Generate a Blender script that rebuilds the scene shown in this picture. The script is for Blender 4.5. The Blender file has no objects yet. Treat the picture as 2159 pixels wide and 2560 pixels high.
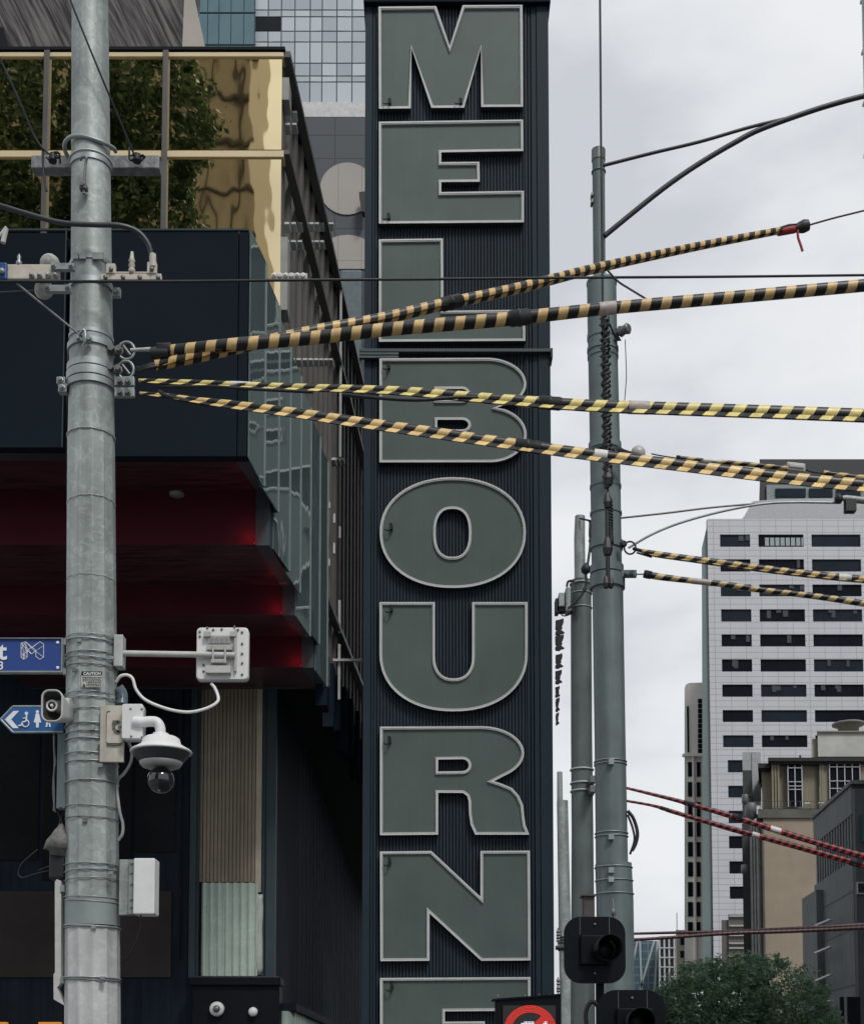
import bpy, bmesh, math, random
from mathutils import Vector, Matrix
random.seed(7)
scene = bpy.context.scene
C = scene.collection
# ---------------------------------------------------------------- camera, world, sun, exposure
F = 3430.0; PPX = 1079.5; PPY = 2460.0; PITCH = math.radians(4.0); CAMZ = 1.65
cam_d = bpy.data.cameras.new('camera'); cam = bpy.data.objects.new('camera', cam_d); C.objects.link(cam)
cam.location = (0, 0, CAMZ); cam.rotation_euler = (math.radians(90) + PITCH, 0, 0)
cam_d.sensor_fit = 'AUTO'; cam_d.sensor_width = 36; cam_d.lens = 36 * F / 2560.0
cam_d.shift_y = (PPY - 1280) / 2560.0; cam_d.clip_start = 0.1; cam_d.clip_end = 5000
scene.camera = cam
scene.render.resolution_x = 863; scene.render.resolution_y = 1024

SUN_EL, SUN_AZ = math.radians(52), math.radians(153)      # azimuth from +Y clockwise: behind the camera, to the right
world = bpy.data.worlds.new('World'); scene.world = world; world.use_nodes = True
nt = world.node_tree; N = nt.nodes; L = nt.links
for n in list(N): N.remove(n)
wo = N.new('ShaderNodeOutputWorld'); bg = N.new('ShaderNodeBackground'); bg2 = N.new('ShaderNodeBackground'); add = N.new('ShaderNodeAddShader')
sky = N.new('ShaderNodeTexSky'); sky.sky_type = 'NISHITA'; sky.sun_disc = False
sky.sun_elevation = SUN_EL; sky.sun_rotation = SUN_AZ; sky.air_density = 1.0; sky.dust_density = 3.0
L.new(sky.outputs[0], bg.inputs[0]); bg.inputs[1].default_value = 0.05 * 0.12
tc = N.new('ShaderNodeTexCoord'); mp = N.new('ShaderNodeMapping'); mp.inputs['Scale'].default_value = (1.6, 1.6, 3.4)
mp.inputs['Location'].default_value = (0.5, 0.0, 0.35)
L.new(tc.outputs['Generated'], mp.inputs[0])
no = N.new('ShaderNodeTexNoise'); no.inputs['Scale'].default_value = 2.7; no.inputs['Detail'].default_value = 7; no.inputs['Roughness'].default_value = 0.48
L.new(mp.outputs[0], no.inputs['Vector'])
cr = N.new('ShaderNodeValToRGB'); e = cr.color_ramp.elements
e[0].position = 0.36; e[0].color = (0.60, 0.62, 0.665, 1); e[1].position = 0.60; e[1].color = (0.85, 0.865, 0.88, 1)
m = e.new(0.49); m.color = (0.76, 0.78, 0.81, 1)
L.new(no.outputs[0], cr.inputs[0]); L.new(cr.outputs[0], bg2.inputs[0]); bg2.inputs[1].default_value = 0.98
L.new(bg.outputs[0], add.inputs[0]); L.new(bg2.outputs[0], add.inputs[1]); L.new(add.outputs[0], wo.inputs[0])
sun_d = bpy.data.lights.new('sun', 'SUN'); sun_d.energy = 1.9; sun_d.angle = math.radians(14); sun_d.color = (1, 0.965, 0.92)
sun = bpy.data.objects.new('sun', sun_d); C.objects.link(sun)
sd = Vector((math.sin(SUN_AZ) * math.cos(SUN_EL), math.cos(SUN_AZ) * math.cos(SUN_EL), math.sin(SUN_EL)))
sun.rotation_euler = sd.to_track_quat('Z', 'Y').to_euler(); sun.location = (0, -20, 60)
vs = scene.view_settings; vs.view_transform = 'Standard'; vs.look = 'None'; vs.exposure = 0.0; vs.gamma = 1.0

# ---------------------------------------------------------------- helpers
ct, st_ = math.cos(PITCH), math.sin(PITCH)
def P(px, py, D):
    """point of the photograph (px, py) at real distance D (metres along +Y)"""
    xc = (px - PPX) / F; yc = -(py - PPY) / F
    d = Vector((xc, ct - yc * st_, st_ + yc * ct)); d *= D / d.y
    return Vector((d.x, d.y, d.z + CAMZ))
def DP(dx, dy, D): return P(dx * 1.2239, dy * 1.2239, D)
def M2(px, D): return px * D / F                                  # pixels to metres

class MB:
    def __init__(s): s.v = []; s.f = []; s.m = []; s.uv = []; s.sm = []
    def face(s, idx, m=0, uv=None, smooth=False):
        s.f.append(tuple(idx)); s.m.append(m); s.uv.append(uv); s.sm.append(smooth)
    def pts(s, ps):
        b = len(s.v); s.v += [tuple(p) for p in ps]; return b
    def quad(s, a, b, c, d, m=0):
        i = s.pts([a, b, c, d]); s.face((i, i+1, i+2, i+3), m, [(0,0),(1,0),(1,1),(0,1)])
    def box(s, x0, x1, y0, y1, z0, z1, m=0):
        if x0 > x1: x0, x1 = x1, x0
        if y0 > y1: y0, y1 = y1, y0
        if z0 > z1: z0, z1 = z1, z0
        i = s.pts([(x0,y0,z0),(x1,y0,z0),(x1,y1,z0),(x0,y1,z0),(x0,y0,z1),(x1,y0,z1),(x1,y1,z1),(x0,y1,z1)])
        for q in ((0,1,5,4),(1,2,6,5),(2,3,7,6),(3,0,4,7),(4,5,6,7),(3,2,1,0)): s.face([i+k for k in q], m)
        return s
    def pbox(s, px0, px1, py0, py1, D, th, m=0):
        """box whose front face covers that pixel rectangle at depth D"""
        pm = (py0 + py1) / 2
        a = P(px0, pm, D); b = P(px1, pm, D); z1 = P(px0, py0, D).z; z0 = P(px0, py1, D).z
        return s.box(a.x, b.x, D, D + th, z0, z1, m)
    def sbox(s, px0, px1, py0, py1, D, th, m=0):
        """like pbox, but on a tapering plan: the left flank runs back along the street grid"""
        pm = (py0 + py1) / 2; a = P(px0, pm, D); b = P(px1, pm, D); z1 = P(px0, py0, D).z; z0 = P(px0, py1, D).z; k = max(0, a.x / D * 1.04)
        return s.prism([(a.x,D,z0),(b.x,D,z0),(b.x+k*th,D+th,z0),(a.x+k*th,D+th,z0)], (0,0,z1-z0), m)
    def obox(s, c, ax, ay, az, m=0):
        """oriented box: centre and three half-axis vectors"""
        c, ax, ay, az = map(Vector, (c, ax, ay, az)); ps = []
        for sz in (-1, 1):
            for sx, sy in ((-1,-1),(1,-1),(1,1),(-1,1)): ps.append(c + sx*ax + sy*ay + sz*az)
        i = s.pts(ps)
        for q in ((0,1,5,4),(1,2,6,5),(2,3,7,6),(3,0,4,7),(4,5,6,7),(3,2,1,0)): s.face([i+k for k in q], m)
        return s
    def tube(s, ps, r, n=12, m=0, cap=True, smooth=True, v0=0.0, closed=False):
        ps = [Vector(p) for p in ps]; k = len(ps)
        rs = r if isinstance(r, (list, tuple)) else [r] * k
        t = [(ps[min(i+1, k-1)] - ps[max(i-1, 0)]).normalized() for i in range(k)]
        if closed: t[0] = t[-1] = (ps[1] - ps[-2]).normalized()
        up = Vector((0, 0, 1)) if abs(t[0].z) < 0.9 else Vector((0, -1, 0))
        nrm = (up - t[0] * up.dot(t[0])).normalized(); L_ = 0; rings = []; us = []
        for i in range(k):
            if i: L_ += (ps[i] - ps[i-1]).length
            nrm = (nrm - t[i] * nrm.dot(t[i])).normalized(); bi = t[i].cross(nrm)
            rings.append(s.pts([ps[i] + rs[i] * (math.cos(2*math.pi*j/n + v0) * nrm + math.sin(2*math.pi*j/n + v0) * bi) for j in range(n)])); us.append(L_)
        for i in range(k - 1):
            for j in range(n):
                j2 = (j + 1) % n; a, b = rings[i], rings[i+1]
                s.face((a+j, a+j2, b+j2, b+j), m, [(us[i], j/n), (us[i], (j+1)/n), (us[i+1], (j+1)/n), (us[i+1], j/n)], smooth)
        if cap and not closed:
            for rg in (rings[0], rings[-1]): q0 = s.pts([s.v[rg+j] for j in range(n)]); s.face([q0+j for j in range(n)], m)
        return s
    def lathe(s, c, prof, n=24, m=0, axis='Z', smooth=True, caps=True):
        c = Vector(c); ax = {'Z': Vector((0,0,1)), 'Y': Vector((0,-1,0)), 'X': Vector((1,0,0))}[axis] if isinstance(axis, str) else Vector(axis).normalized()
        u = ax.orthogonal().normalized(); w = ax.cross(u); rg = []
        for r, h in prof: rg.append(s.pts([c + ax*h + r*(math.cos(2*math.pi*j/n)*u + math.sin(2*math.pi*j/n)*w) for j in range(n)]))
        for i in range(len(prof)-1):
            for j in range(n):
                j2 = (j+1) % n; s.face((rg[i]+j, rg[i]+j2, rg[i+1]+j2, rg[i+1]+j), m, None, smooth)
        if caps:
            if prof[0][0] > 1e-4: s.face([rg[0]+j for j in range(n)][::-1], m)
            if prof[-1][0] > 1e-4: s.face([rg[-1]+j for j in range(n)], m)
        return s
    def prism(s, poly, off, m=0, mside=None):
        """closed polygon of 3D points, pushed by vector off"""
        off = Vector(off); n = len(poly); a = s.pts(poly); b = s.pts([Vector(p) + off for p in poly])
        s.face([a+i for i in range(n)], m); s.face([b+i for i in range(n)][::-1], m)
        for i in range(n): s.face((a+i, b+i, b+(i+1) % n, a+(i+1) % n), m if mside is None else mside)
        return s
    def each(s, name, mats, parent=None, bevel=0):
        """one object per loose piece"""
        par = list(range(len(s.v)))
        def find(i):
            while par[i] != i: par[i] = par[par[i]]; i = par[i]
            return i
        for f in s.f:
            for k in f[1:]: par[find(k)] = find(f[0])
        seen = {}
        for i, v in enumerate(s.v):
            k = tuple(round(c, 4) for c in v)
            if k in seen: par[find(i)] = find(seen[k])
            else: seen[k] = i
        groups = {}
        for fi, f in enumerate(s.f): groups.setdefault(find(f[0]), []).append(fi)
        out = []
        for fis in groups.values():
            q = MB(); mp = {}
            for fi in fis:
                for k in s.f[fi]:
                    if k not in mp: mp[k] = len(q.v); q.v.append(s.v[k])
                q.face([mp[k] for k in s.f[fi]], s.m[fi], s.uv[fi], s.sm[fi])
            out.append(q.build(name, mats, parent, bevel))
        return out
    def build(s, name, mats, parent=None, bevel=0, recalc=True):
        me = bpy.data.meshes.new(name); me.from_pydata(s.v, [], s.f); me.update()
        if not isinstance(mats, (list, tuple)): mats = [mats]
        for mm in mats: me.materials.append(mm)
        for p, mi, sm in zip(me.polygons, s.m, s.sm): p.material_index = mi; p.use_smooth = sm
        if any(u is not None for u in s.uv):
            ul = me.uv_layers.new(name='UVMap'); li = 0
            for p, u in zip(me.polygons, s.uv):
                for k, lp in enumerate(p.loop_indices):
                    if u is not None: ul.data[lp].uv = u[k]
        if recalc:
            bm = bmesh.new(); bm.from_mesh(me); bmesh.ops.recalc_face_normals(bm, faces=bm.faces); bm.to_mesh(me); bm.free()
        o = bpy.data.objects.new(name, me); C.objects.link(o)
        if bevel:
            bv = o.modifiers.new('bevel', 'BEVEL'); bv.width = bevel; bv.segments = 2; bv.limit_method = 'ANGLE'; bv.angle_limit = math.radians(50)
        if parent:
            o.parent = parent; o.matrix_parent_inverse = Matrix.Translation(-parent.location) if parent.type == 'EMPTY' else Matrix()
        return o

def thing(name, label, cat, loc=(0,0,0), group=None):
    o = bpy.data.objects.new(name, None); C.objects.link(o); o.location = loc; o.empty_display_size = 0.2
    o['label'] = label; o['category'] = cat
    if group: o['group'] = group
    return o
def tag(o, label, cat, group=None):
    o['label'] = label; o['category'] = cat
    if group: o['group'] = group
    return o
def struct(o, kind='structure'): o['kind'] = kind; return o

def spline(ctrl, step=12):
    """smooth curve through control points"""
    c = [Vector(p) for p in ctrl]; c = [2*c[0]-c[1]] + c + [2*c[-1]-c[-2]]; out = []
    for i in range(1, len(c)-2):
        for k in range(step):
            t = k/step; a, b, d, e_ = c[i-1], c[i], c[i+1], c[i+2]
            out.append(0.5*((2*b)+(d-a)*t+(2*a-5*b+4*d-e_)*t*t+(3*b-a-3*d+e_)*t**3))
    out.append(c[-2]); return out

# ---------------------------------------------------------------- materials
def mat(name, col, rough=0.6, metal=0.0, var=0.15, scale=3.0, bump=0.0, bscale=None, spec=0.5, stretch=(1,1,1), streak=0.0, coat=0.0, blotch=0.0):
    m = bpy.data.materials.new(name); m.use_nodes = True; t = m.node_tree; n = t.nodes; l = t.links
    b = n['Principled BSDF']; b.inputs['Roughness'].default_value = rough; b.inputs['Metallic'].default_value = metal
    b.inputs['Specular IOR Level'].default_value = spec; b.inputs['Coat Weight'].default_value = coat
    tcn = n.new('ShaderNodeTexCoord'); mpn = n.new('ShaderNodeMapping'); mpn.inputs['Scale'].default_value = stretch
    l.new(tcn.outputs['Object'], mpn.inputs[0])
    ns = n.new('ShaderNodeTexNoise'); ns.inputs['Scale'].default_value = scale; ns.inputs['Detail'].default_value = 7; ns.inputs['Roughness'].default_value = 0.62
    l.new(mpn.outputs[0], ns.inputs['Vector'])
    rp = n.new('ShaderNodeMapRange'); rp.inputs[1].default_value = 0.3; rp.inputs[2].default_value = 0.7
    rp.inputs[3].default_value = 1 - var; rp.inputs[4].default_value = 1 + var
    l.new(ns.outputs[0], rp.inputs[0]); cur = rp.outputs[0]
    def mul(a, bb):
        q = n.new('ShaderNodeMath'); q.operation = 'MULTIPLY'; l.new(a, q.inputs[0]); l.new(bb, q.inputs[1]); return q.outputs[0]
    if streak:
        mp2 = n.new('ShaderNodeMapping'); mp2.inputs['Scale'].default_value = (9, 9, 0.25); l.new(tcn.outputs['Object'], mp2.inputs[0])
        n2 = n.new('ShaderNodeTexNoise'); n2.inputs['Scale'].default_value = 1.2; n2.inputs['Detail'].default_value = 5; l.new(mp2.outputs[0], n2.inputs['Vector'])
        r2 = n.new('ShaderNodeMapRange'); r2.inputs[1].default_value = 0.35; r2.inputs[2].default_value = 0.65; r2.inputs[3].default_value = 1-streak; r2.inputs[4].default_value = 1+streak*0.6
        l.new(n2.outputs[0], r2.inputs[0]); cur = mul(cur, r2.outputs[0])
    if blotch:
        vo = n.new('ShaderNodeTexNoise'); vo.inputs['Scale'].default_value = 11; vo.inputs['Detail'].default_value = 3; vo.inputs['Distortion'].default_value = 1.6; l.new(mpn.outputs[0], vo.inputs['Vector'])
        r3 = n.new('ShaderNodeMapRange'); r3.inputs[1].default_value = 0.52; r3.inputs[2].default_value = 0.62; r3.inputs[3].default_value = 1; r3.inputs[4].default_value = 1+blotch
        l.new(vo.outputs[0], r3.inputs[0]); cur = mul(cur, r3.outputs[0])
    mx = n.new('ShaderNodeVectorMath'); mx.operation = 'SCALE'; mx.inputs[0].default_value = col[:3]
    l.new(cur, mx.inputs['Scale']); l.new(mx.outputs[0], b.inputs['Base Color'])
    rr = n.new('ShaderNodeMapRange'); rr.inputs[3].default_value = max(0.02, rough-0.08); rr.inputs[4].default_value = min(1, rough+0.1)
    l.new(ns.outputs[0], rr.inputs[0]); l.new(rr.outputs[0], b.inputs['Roughness'])
    if bump:
        bn = n.new('ShaderNodeBump'); bn.inputs['Strength'].default_value = bump; bn.inputs['Distance'].default_value = 0.02
        nb = n.new('ShaderNodeTexNoise'); nb.inputs['Scale'].default_value = bscale or scale*5; nb.inputs['Detail'].default_value = 6
        l.new(mpn.outputs[0], nb.inputs['Vector']); l.new(nb.outputs[0], bn.inputs['Height']); l.new(bn.outputs[0], b.inputs['Normal'])
    return m

def grid_mat(name, col, line, sx, sz, lw=0.03, rough=0.6, metal=0, var=0.08, offset=0.0, bump=0.0, horizontal='X'):
    """panels with thin joints: cell sx by sz metres"""
    m = mat(name, col, rough, metal, var, 0.25); t = m.node_tree; n = t.nodes; l = t.links; b = n['Principled BSDF']
    src = b.inputs['Base Color'].links[0].from_socket
    tcn = n.new('ShaderNodeTexCoord'); sp = n.new('ShaderNodeSeparateXYZ'); l.new(tcn.outputs['Object'], sp.inputs[0]); outs = []
    for ax, s in ((horizontal, sx), ('Z', sz)):
        d = n.new('ShaderNodeMath'); d.operation = 'DIVIDE'; l.new(sp.outputs[ax], d.inputs[0]); d.inputs[1].default_value = s
        f = n.new('ShaderNodeMath'); f.operation = 'FRACT'; l.new(d.outputs[0], f.inputs[0])
        g = n.new('ShaderNodeMath'); g.operation = 'LESS_THAN'; l.new(f.outputs[0], g.inputs[0]); g.inputs[1].default_value = lw / s; outs.append(g.outputs[0])
    mx = n.new('ShaderNodeMath'); mx.operation = 'MAXIMUM'; l.new(outs[0], mx.inputs[0]); l.new(outs[1], mx.inputs[1])
    mc = n.new('ShaderNodeMix'); mc.data_type = 'RGBA'; l.new(mx.outputs[0], mc.inputs[0]); l.new(src, mc.inputs[6]); mc.inputs[7].default_value = (*line, 1)
    l.new(mc.outputs[2], b.inputs['Base Color'])
    return m

def island_mat(name, c0, c1, rough=0.15, metal=0.0, spec=0.5, rot=0.0, bump=0.0, bscale=1.0, trans=0.0):
    m = bpy.data.materials.new(name); m.use_nodes = True; t = m.node_tree; n = t.nodes; l = t.links; b = n['Principled BSDF']
    g = n.new('ShaderNodeNewGeometry'); r = n.new('ShaderNodeValToRGB'); r.color_ramp.elements[0].color = (*c0, 1); r.color_ramp.elements[1].color = (*c1, 1)
    l.new(g.outputs['Random Per Island'], r.inputs[0]); l.new(r.outputs[0], b.inputs['Base Color'])
    b.inputs['Roughness'].default_value = rough; b.inputs['Metallic'].default_value = metal; b.inputs['Specular IOR Level'].default_value = spec
    if trans: b.inputs['Subsurface Weight'].default_value = 0
    if bump:
        tcn = n.new('ShaderNodeTexCoord'); nb = n.new('ShaderNodeTexNoise'); nb.inputs['Scale'].default_value = bscale; nb.inputs['Detail'].default_value = 1.5
        l.new(tcn.outputs['Object'], nb.inputs['Vector']); bn = n.new('ShaderNodeBump'); bn.inputs['Strength'].default_value = bump; bn.inputs['Distance'].default_value = 0.1
        l.new(nb.outputs[0], bn.inputs['Height']); l.new(bn.outputs[0], b.inputs['Normal'])
    return m

def wavy_mirror(name, col, bump, scale, stretch, rough=0.02):
    m = bpy.data.materials.new(name); m.use_nodes = True; t = m.node_tree; n = t.nodes; l = t.links; b = n['Principled BSDF']
    b.inputs['Base Color'].default_value = (*col, 1); b.inputs['Metallic'].default_value = 1; b.inputs['Roughness'].default_value = rough
    tcn = n.new('ShaderNodeTexCoord'); mpn = n.new('ShaderNodeMapping'); mpn.inputs['Scale'].default_value = stretch; l.new(tcn.outputs['Object'], mpn.inputs[0])
    nb = n.new('ShaderNodeTexNoise'); nb.inputs['Scale'].default_value = scale; nb.inputs['Detail'].default_value = 2; nb.inputs['Roughness'].default_value = 0.45
    l.new(mpn.outputs[0], nb.inputs['Vector'])
    bn = n.new('ShaderNodeBump'); bn.inputs['Strength'].default_value = 1.0; bn.inputs['Distance'].default_value = bump
    l.new(nb.outputs[0], bn.inputs['Height']); l.new(bn.outputs[0], b.inputs['Normal']); return m

def stripe_mat(name, light, dark, pitch, skew, duty=0.5, rough=0.42):
    m = bpy.data.materials.new(name); m.use_nodes = True; t = m.node_tree; n = t.nodes; l = t.links; b = n['Principled BSDF']
    uv = n.new('ShaderNodeUVMap'); sp = n.new('ShaderNodeSeparateXYZ'); l.new(uv.outputs[0], sp.inputs[0])
    a = n.new('ShaderNodeMath'); a.operation = 'DIVIDE'; l.new(sp.outputs[0], a.inputs[0]); a.inputs[1].default_value = pitch
    s = n.new('ShaderNodeMath'); s.operation = 'MULTIPLY_ADD'; l.new(sp.outputs[1], s.inputs[0]); s.inputs[1].default_value = skew; l.new(a.outputs[0], s.inputs[2])
    f = n.new('ShaderNodeMath'); f.operation = 'FRACT'; l.new(s.outputs[0], f.inputs[0])
    g = n.new('ShaderNodeMath'); g.operation = 'LESS_THAN'; l.new(f.outputs[0], g.inputs[0]); g.inputs[1].default_value = duty
    ns = n.new('ShaderNodeTexNoise'); ns.inputs['Scale'].default_value = 14; ns.inputs['Detail'].default_value = 5; tcn = n.new('ShaderNodeTexCoord'); l.new(tcn.outputs['Object'], ns.inputs['Vector'])
    r = n.new('ShaderNodeMapRange'); r.inputs[1].default_value = .3; r.inputs[2].default_value = .7; r.inputs[3].default_value = .72; r.inputs[4].default_value = 1.1; l.new(ns.outputs[0], r.inputs[0])
    mc = n.new('ShaderNodeMix'); mc.data_type = 'RGBA'; l.new(g.outputs[0], mc.inputs[0]); mc.inputs[6].default_value = (*dark, 1); mc.inputs[7].default_value = (*light, 1)
    sc = n.new('ShaderNodeVectorMath'); sc.operation = 'SCALE'; l.new(mc.outputs[2], sc.inputs[0]); l.new(r.outputs[0], sc.inputs['Scale']); l.new(sc.outputs[0], b.inputs['Base Color'])
    b.inputs['Roughness'].default_value = rough; return m

def emis(name, col, strength):
    m = bpy.data.materials.new(name); m.use_nodes = True; b = m.node_tree.nodes['Principled BSDF']
    b.inputs['Base Color'].default_value = (*[c*0.3 for c in col], 1); b.inputs['Emission Color'].default_value = (*col, 1); b.inputs['Emission Strength'].default_value = strength; return m

M = {}
M['galv'] = mat('galvanised_steel', (0.29, 0.325, 0.315), 0.55, 0.25, 0.24, 3, 0.12, 40, streak=0.22, blotch=0.22)
M['galv_dark'] = mat('weathered_galvanised_steel', (0.145, 0.185, 0.19), 0.6, 0.25, 0.15, 3, 0.08, 30, streak=0.2)
M['galv_light'] = mat('bright_galvanised_steel', (0.46, 0.49, 0.48), 0.5, 0.3, 0.14, 6, 0.08, 40, streak=0.12)
M['band'] = mat('steel_band', (0.30, 0.335, 0.335), 0.42, 0.5, 0.2, 9)
M['bolt'] = mat('dull_bolt_steel', (0.17, 0.18, 0.18), 0.45, 0.6, 0.25, 20)
M['black'] = mat('black_rubber', (0.009, 0.010, 0.012), 0.5, 0, 0.3, 20)
M['wire'] = mat('dark_steel_wire', (0.022, 0.026, 0.03), 0.5, 0.4, 0.3, 10)
M['black_paint'] = mat('black_signal_paint', (0.004, 0.0055, 0.010), 0.55, 0, 0.2, 8, spec=0.15)
M['white_plastic'] = mat('white_plastic', (0.68, 0.69, 0.69), 0.45, 0, 0.06, 9)
M['grey_plastic'] = mat('pale_grey_casing', (0.47, 0.48, 0.47), 0.5, 0, 0.1, 12)
M['ivory'] = mat('weathered_ivory_fitting', (0.50, 0.46, 0.40), 0.6, 0, 0.15, 14)
M['insul'] = mat('porcelain_grey', (0.42, 0.42, 0.40), 0.35, 0, 0.12, 12)
M['tower_clad'] = mat('navy_corrugated_steel', (0.028, 0.042, 0.057), 0.6, 0.0, 0.16, 0.8, streak=0.12, spec=0.2)
M['tower_side'] = mat('navy_tower_flashing', (0.018, 0.033, 0.046), 0.6, 0.0, 0.14, 0.7, spec=0.2)
M['letter_face'] = mat('grey_green_letter_face', (0.090, 0.122, 0.113), 0.45, 0, 0.12, 0.5, spec=0.3, streak=0.035)
M['letter_trim'] = mat('pale_neon_trim', (0.64, 0.655, 0.65), 0.5, 0, 0.08, 2, spec=0.2)
M['letter_groove'] = mat('letter_trim_groove', (0.20, 0.21, 0.205), 0.6, 0, 0.1, 2)
M['letter_return'] = mat('letter_return_edge', (0.03, 0.035, 0.038), 0.6)
M['canopy'] = mat('midnight_metal_panel', (0.009, 0.015, 0.022), 0.6, 0.0, 0.12, 0.4, spec=0.05)
M['canopy_trim'] = mat('canopy_steel_edge', (0.035, 0.057, 0.066), 0.5, 0.0, 0.12, 1, spec=0.25)
M['soffit'] = mat('dark_red_soffit', (0.072, 0.026, 0.033), 0.36, 0, 0.85, 1.6, 0.5, 2.5, stretch=(0.7, 6, 6), spec=0.3)  # strong stretched tone variation: streaky reflections put into the colour
M['riser'] = mat('oxblood_riser_panel', (0.075, 0.015, 0.025), 0.7, 0, 0.15, 1, spec=0.1)
M['cream'] = mat('cream_gold_transom', (0.72, 0.60, 0.38), 0.45, 0.0, 0.08, 1)
M['bronze'] = mat('bronze_mullion', (0.10, 0.096, 0.09), 0.5, 0.1, 0.12, 2)
M['dark_cap'] = mat('dark_roof_capping', (0.009, 0.011, 0.015), 0.7, spec=0.15)
M['gold_glass'] = wavy_mirror('gold_mirror_glass', (0.92, 0.76, 0.45), 0.008, 0.9, (1.0, 1.0, 0.5))
M['fin_wall'] = mat('grey_brown_wall_sheet', (0.062, 0.060, 0.058), 0.8, 0, 0.15, 0.9, spec=0.1)
M['fin'] = mat('brown_grey_fin', (0.135, 0.128, 0.120), 0.7, 0.0, 0.15, 0.9, streak=0.15, spec=0.2)
M['fin_back'] = mat('dark_backing_wall', (0.02, 0.022, 0.024), 0.8, spec=0.15)
M['fin_dark'] = mat('navy_fin', (0.014, 0.021, 0.032), 0.8, 0.0, 0.2, 0.9, spec=0.0)
M['bracket_white'] = mat('pale_bracket', (0.55, 0.56, 0.56), 0.5)
M['teal_glass'] = wavy_mirror('teal_awning_glass', (0.27, 0.35, 0.36), 0.006, 1.5, (1, 1, 0.5), 0.03)
M['teal_glass'].node_tree.nodes['Principled BSDF'].inputs['Metallic'].default_value = 0.62
M['teal_edge'] = mat('pale_glass_edge', (0.16, 0.21, 0.21), 0.4)
# ---------------------------------------------------------------- ground
asph = mat('asphalt', (0.05, 0.05, 0.052), 0.85, 0, 0.2, 0.6, 0.2, 30)
pave = mat('bluestone_paving', (0.16, 0.165, 0.17), 0.8, 0, 0.15, 1.2)
b = MB(); b.quad((-1500,-600,-0.02),(1500,-600,-0.02),(1500,3000,-0.02),(-1500,3000,-0.02)); struct(b.build('ground', pave))
b = MB(); b.quad((-4.2,-60,-0.01),(12,-60,-0.01),(22,260,-0.01),(2.6,260,-0.01)); struct(b.build('road', asph))
b = MB(); b.box(-40,-4.2,-30,22,-0.3,0.12); struct(b.build('pavement', pave, bevel=0.02))
b = MB(); b.box(2.3,11.5,12.5,15.9,-0.3,0.12); struct(b.build('traffic_island', pave, bevel=0.02))
b = MB(); b.box(-12,21.5,37.9,50,-0.3,0.12); struct(b.build('pavement', pave, bevel=0.02))
b = MB(); b.box(3.3,12,20.5,30.5,-0.3,0.12); struct(b.build('traffic_island', pave, bevel=0.02))

# ---------------------------------------------------------------- the sign tower
TD = 38.0
def poly_inset(pts, t):
    """offset a CCW polygon inwards by t (2D)"""
    n = len(pts); out = []
    for i in range(n):
        p0, p1, p2 = Vector(pts[i-1]), Vector(pts[i]), Vector(pts[(i+1) % n])
        d1 = (p1-p0).normalized(); d2 = (p2-p1).normalized(); n1 = Vector((-d1.y, d1.x)); n2 = Vector((-d2.y, d2.x))
        k = 1 + n1.dot(n2); out.append(tuple(p1 + (n1+n2) * (t / max(k, 0.28))))
    return out
def area(p): return 0.5*sum(p[i-1][0]*p[i][1]-p[i][0]*p[i-1][1] for i in range(len(p)))
z6 = lambda x, y: (640 + x*.4535, y*.4535)
z7 = lambda x, y: (640 + x*.4535, 640 + y*.4535)
z8 = lambda x, y: (640 + x*.4535, 1640 + y*.4535)
dd = lambda x, y: (x*1.2239, y*1.2239)
def arc(cx, cy, rx, ry, a0, a1, n=16, e=1.0):
    out = []
    for i in range(n+1):
        a = math.radians(a0+(a1-a0)*i/n); c, s = math.cos(a), math.sin(a)
        out.append((cx+rx*math.copysign(abs(c)**e, c), cy-ry*math.copysign(abs(s)**e, s)))
    return out
letters = []
letters.append(('M', z6, [(675,38),(992,35),(1067,256),(1138,30),(1467,28),(1470,589),(1240,590),(1239,258),(1146,594),(966,595),(856,262),(852,598),(677,600)], [], [(725,560),(1118,560)]))
letters.append(('E', z6, [(677,672),(1470,660),(1472,833),(1020,840),(1020,895),(1230,893),(1232,1002),(1020,1004),(1020,1060),(1475,1053),(1475,1226),(677,1233)], [], [(720,1195)]))
letters.append(('L', z7, [(677,-91),(1029,-96),(1032,302),(1481,297),(1483,468),(677,473)], [], []))
letters.append(('B', z7, [(680,565),(1270,562)] + arc(1270,705,218,143,85,-38,18)[0:] + [(1325,838),(1370,845)] + arc(1290,985,200,152,58,-90,20) + [(680,1138)],
    [[(996,733)] + arc(1135,763,32,30,90,-90,10) + [(996,793)], [(998,903)] + arc(1135,930,35,27,90,-90,10) + [(998,956)]], [(720,610)]))
letters.append(('O', dd, arc(924.5,1088,149,113,90,-269,56,0.93), [arc(923.5,1088.5,34,49,90,-269,40,0.8)], [(795,1078)]))
letters.append(('U', dd, [(775,1230),(888,1230)] + [(888,1335)] + arc(926,1340,38,46,180,360,18,0.85) + [(964,1230),(1077,1230)] + arc(926,1335,151,118,0,-180,36,0.92), [], [(795,1245)]))
letters.append(('R', z8, [(683,390),(1240,387)] + arc(1240,535,236,148,84,-52,18) + [(1345,672),(1310,690),(1350,703),(1410,728),(1448,770),(1470,820),(1476,880),(1484,935),(1505,985),(1207,985),(1182,930),(1173,870),(1171,800),(1163,772),(1140,755),(1003,754),(1003,985),(683,988)],
    [[(1003,571)] + arc(1137,602,35,33,90,-90,10) + [(1003,637)]], [(725,470)]))
letters.append(('N', z8, [(683,1078),(966,1075),(1236,1328),(1236,1075),(1508,1073),(1512,1678),(1240,1680),(955,1418),(955,1680),(685,1682)], [], [(725,1140)]))
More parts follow.
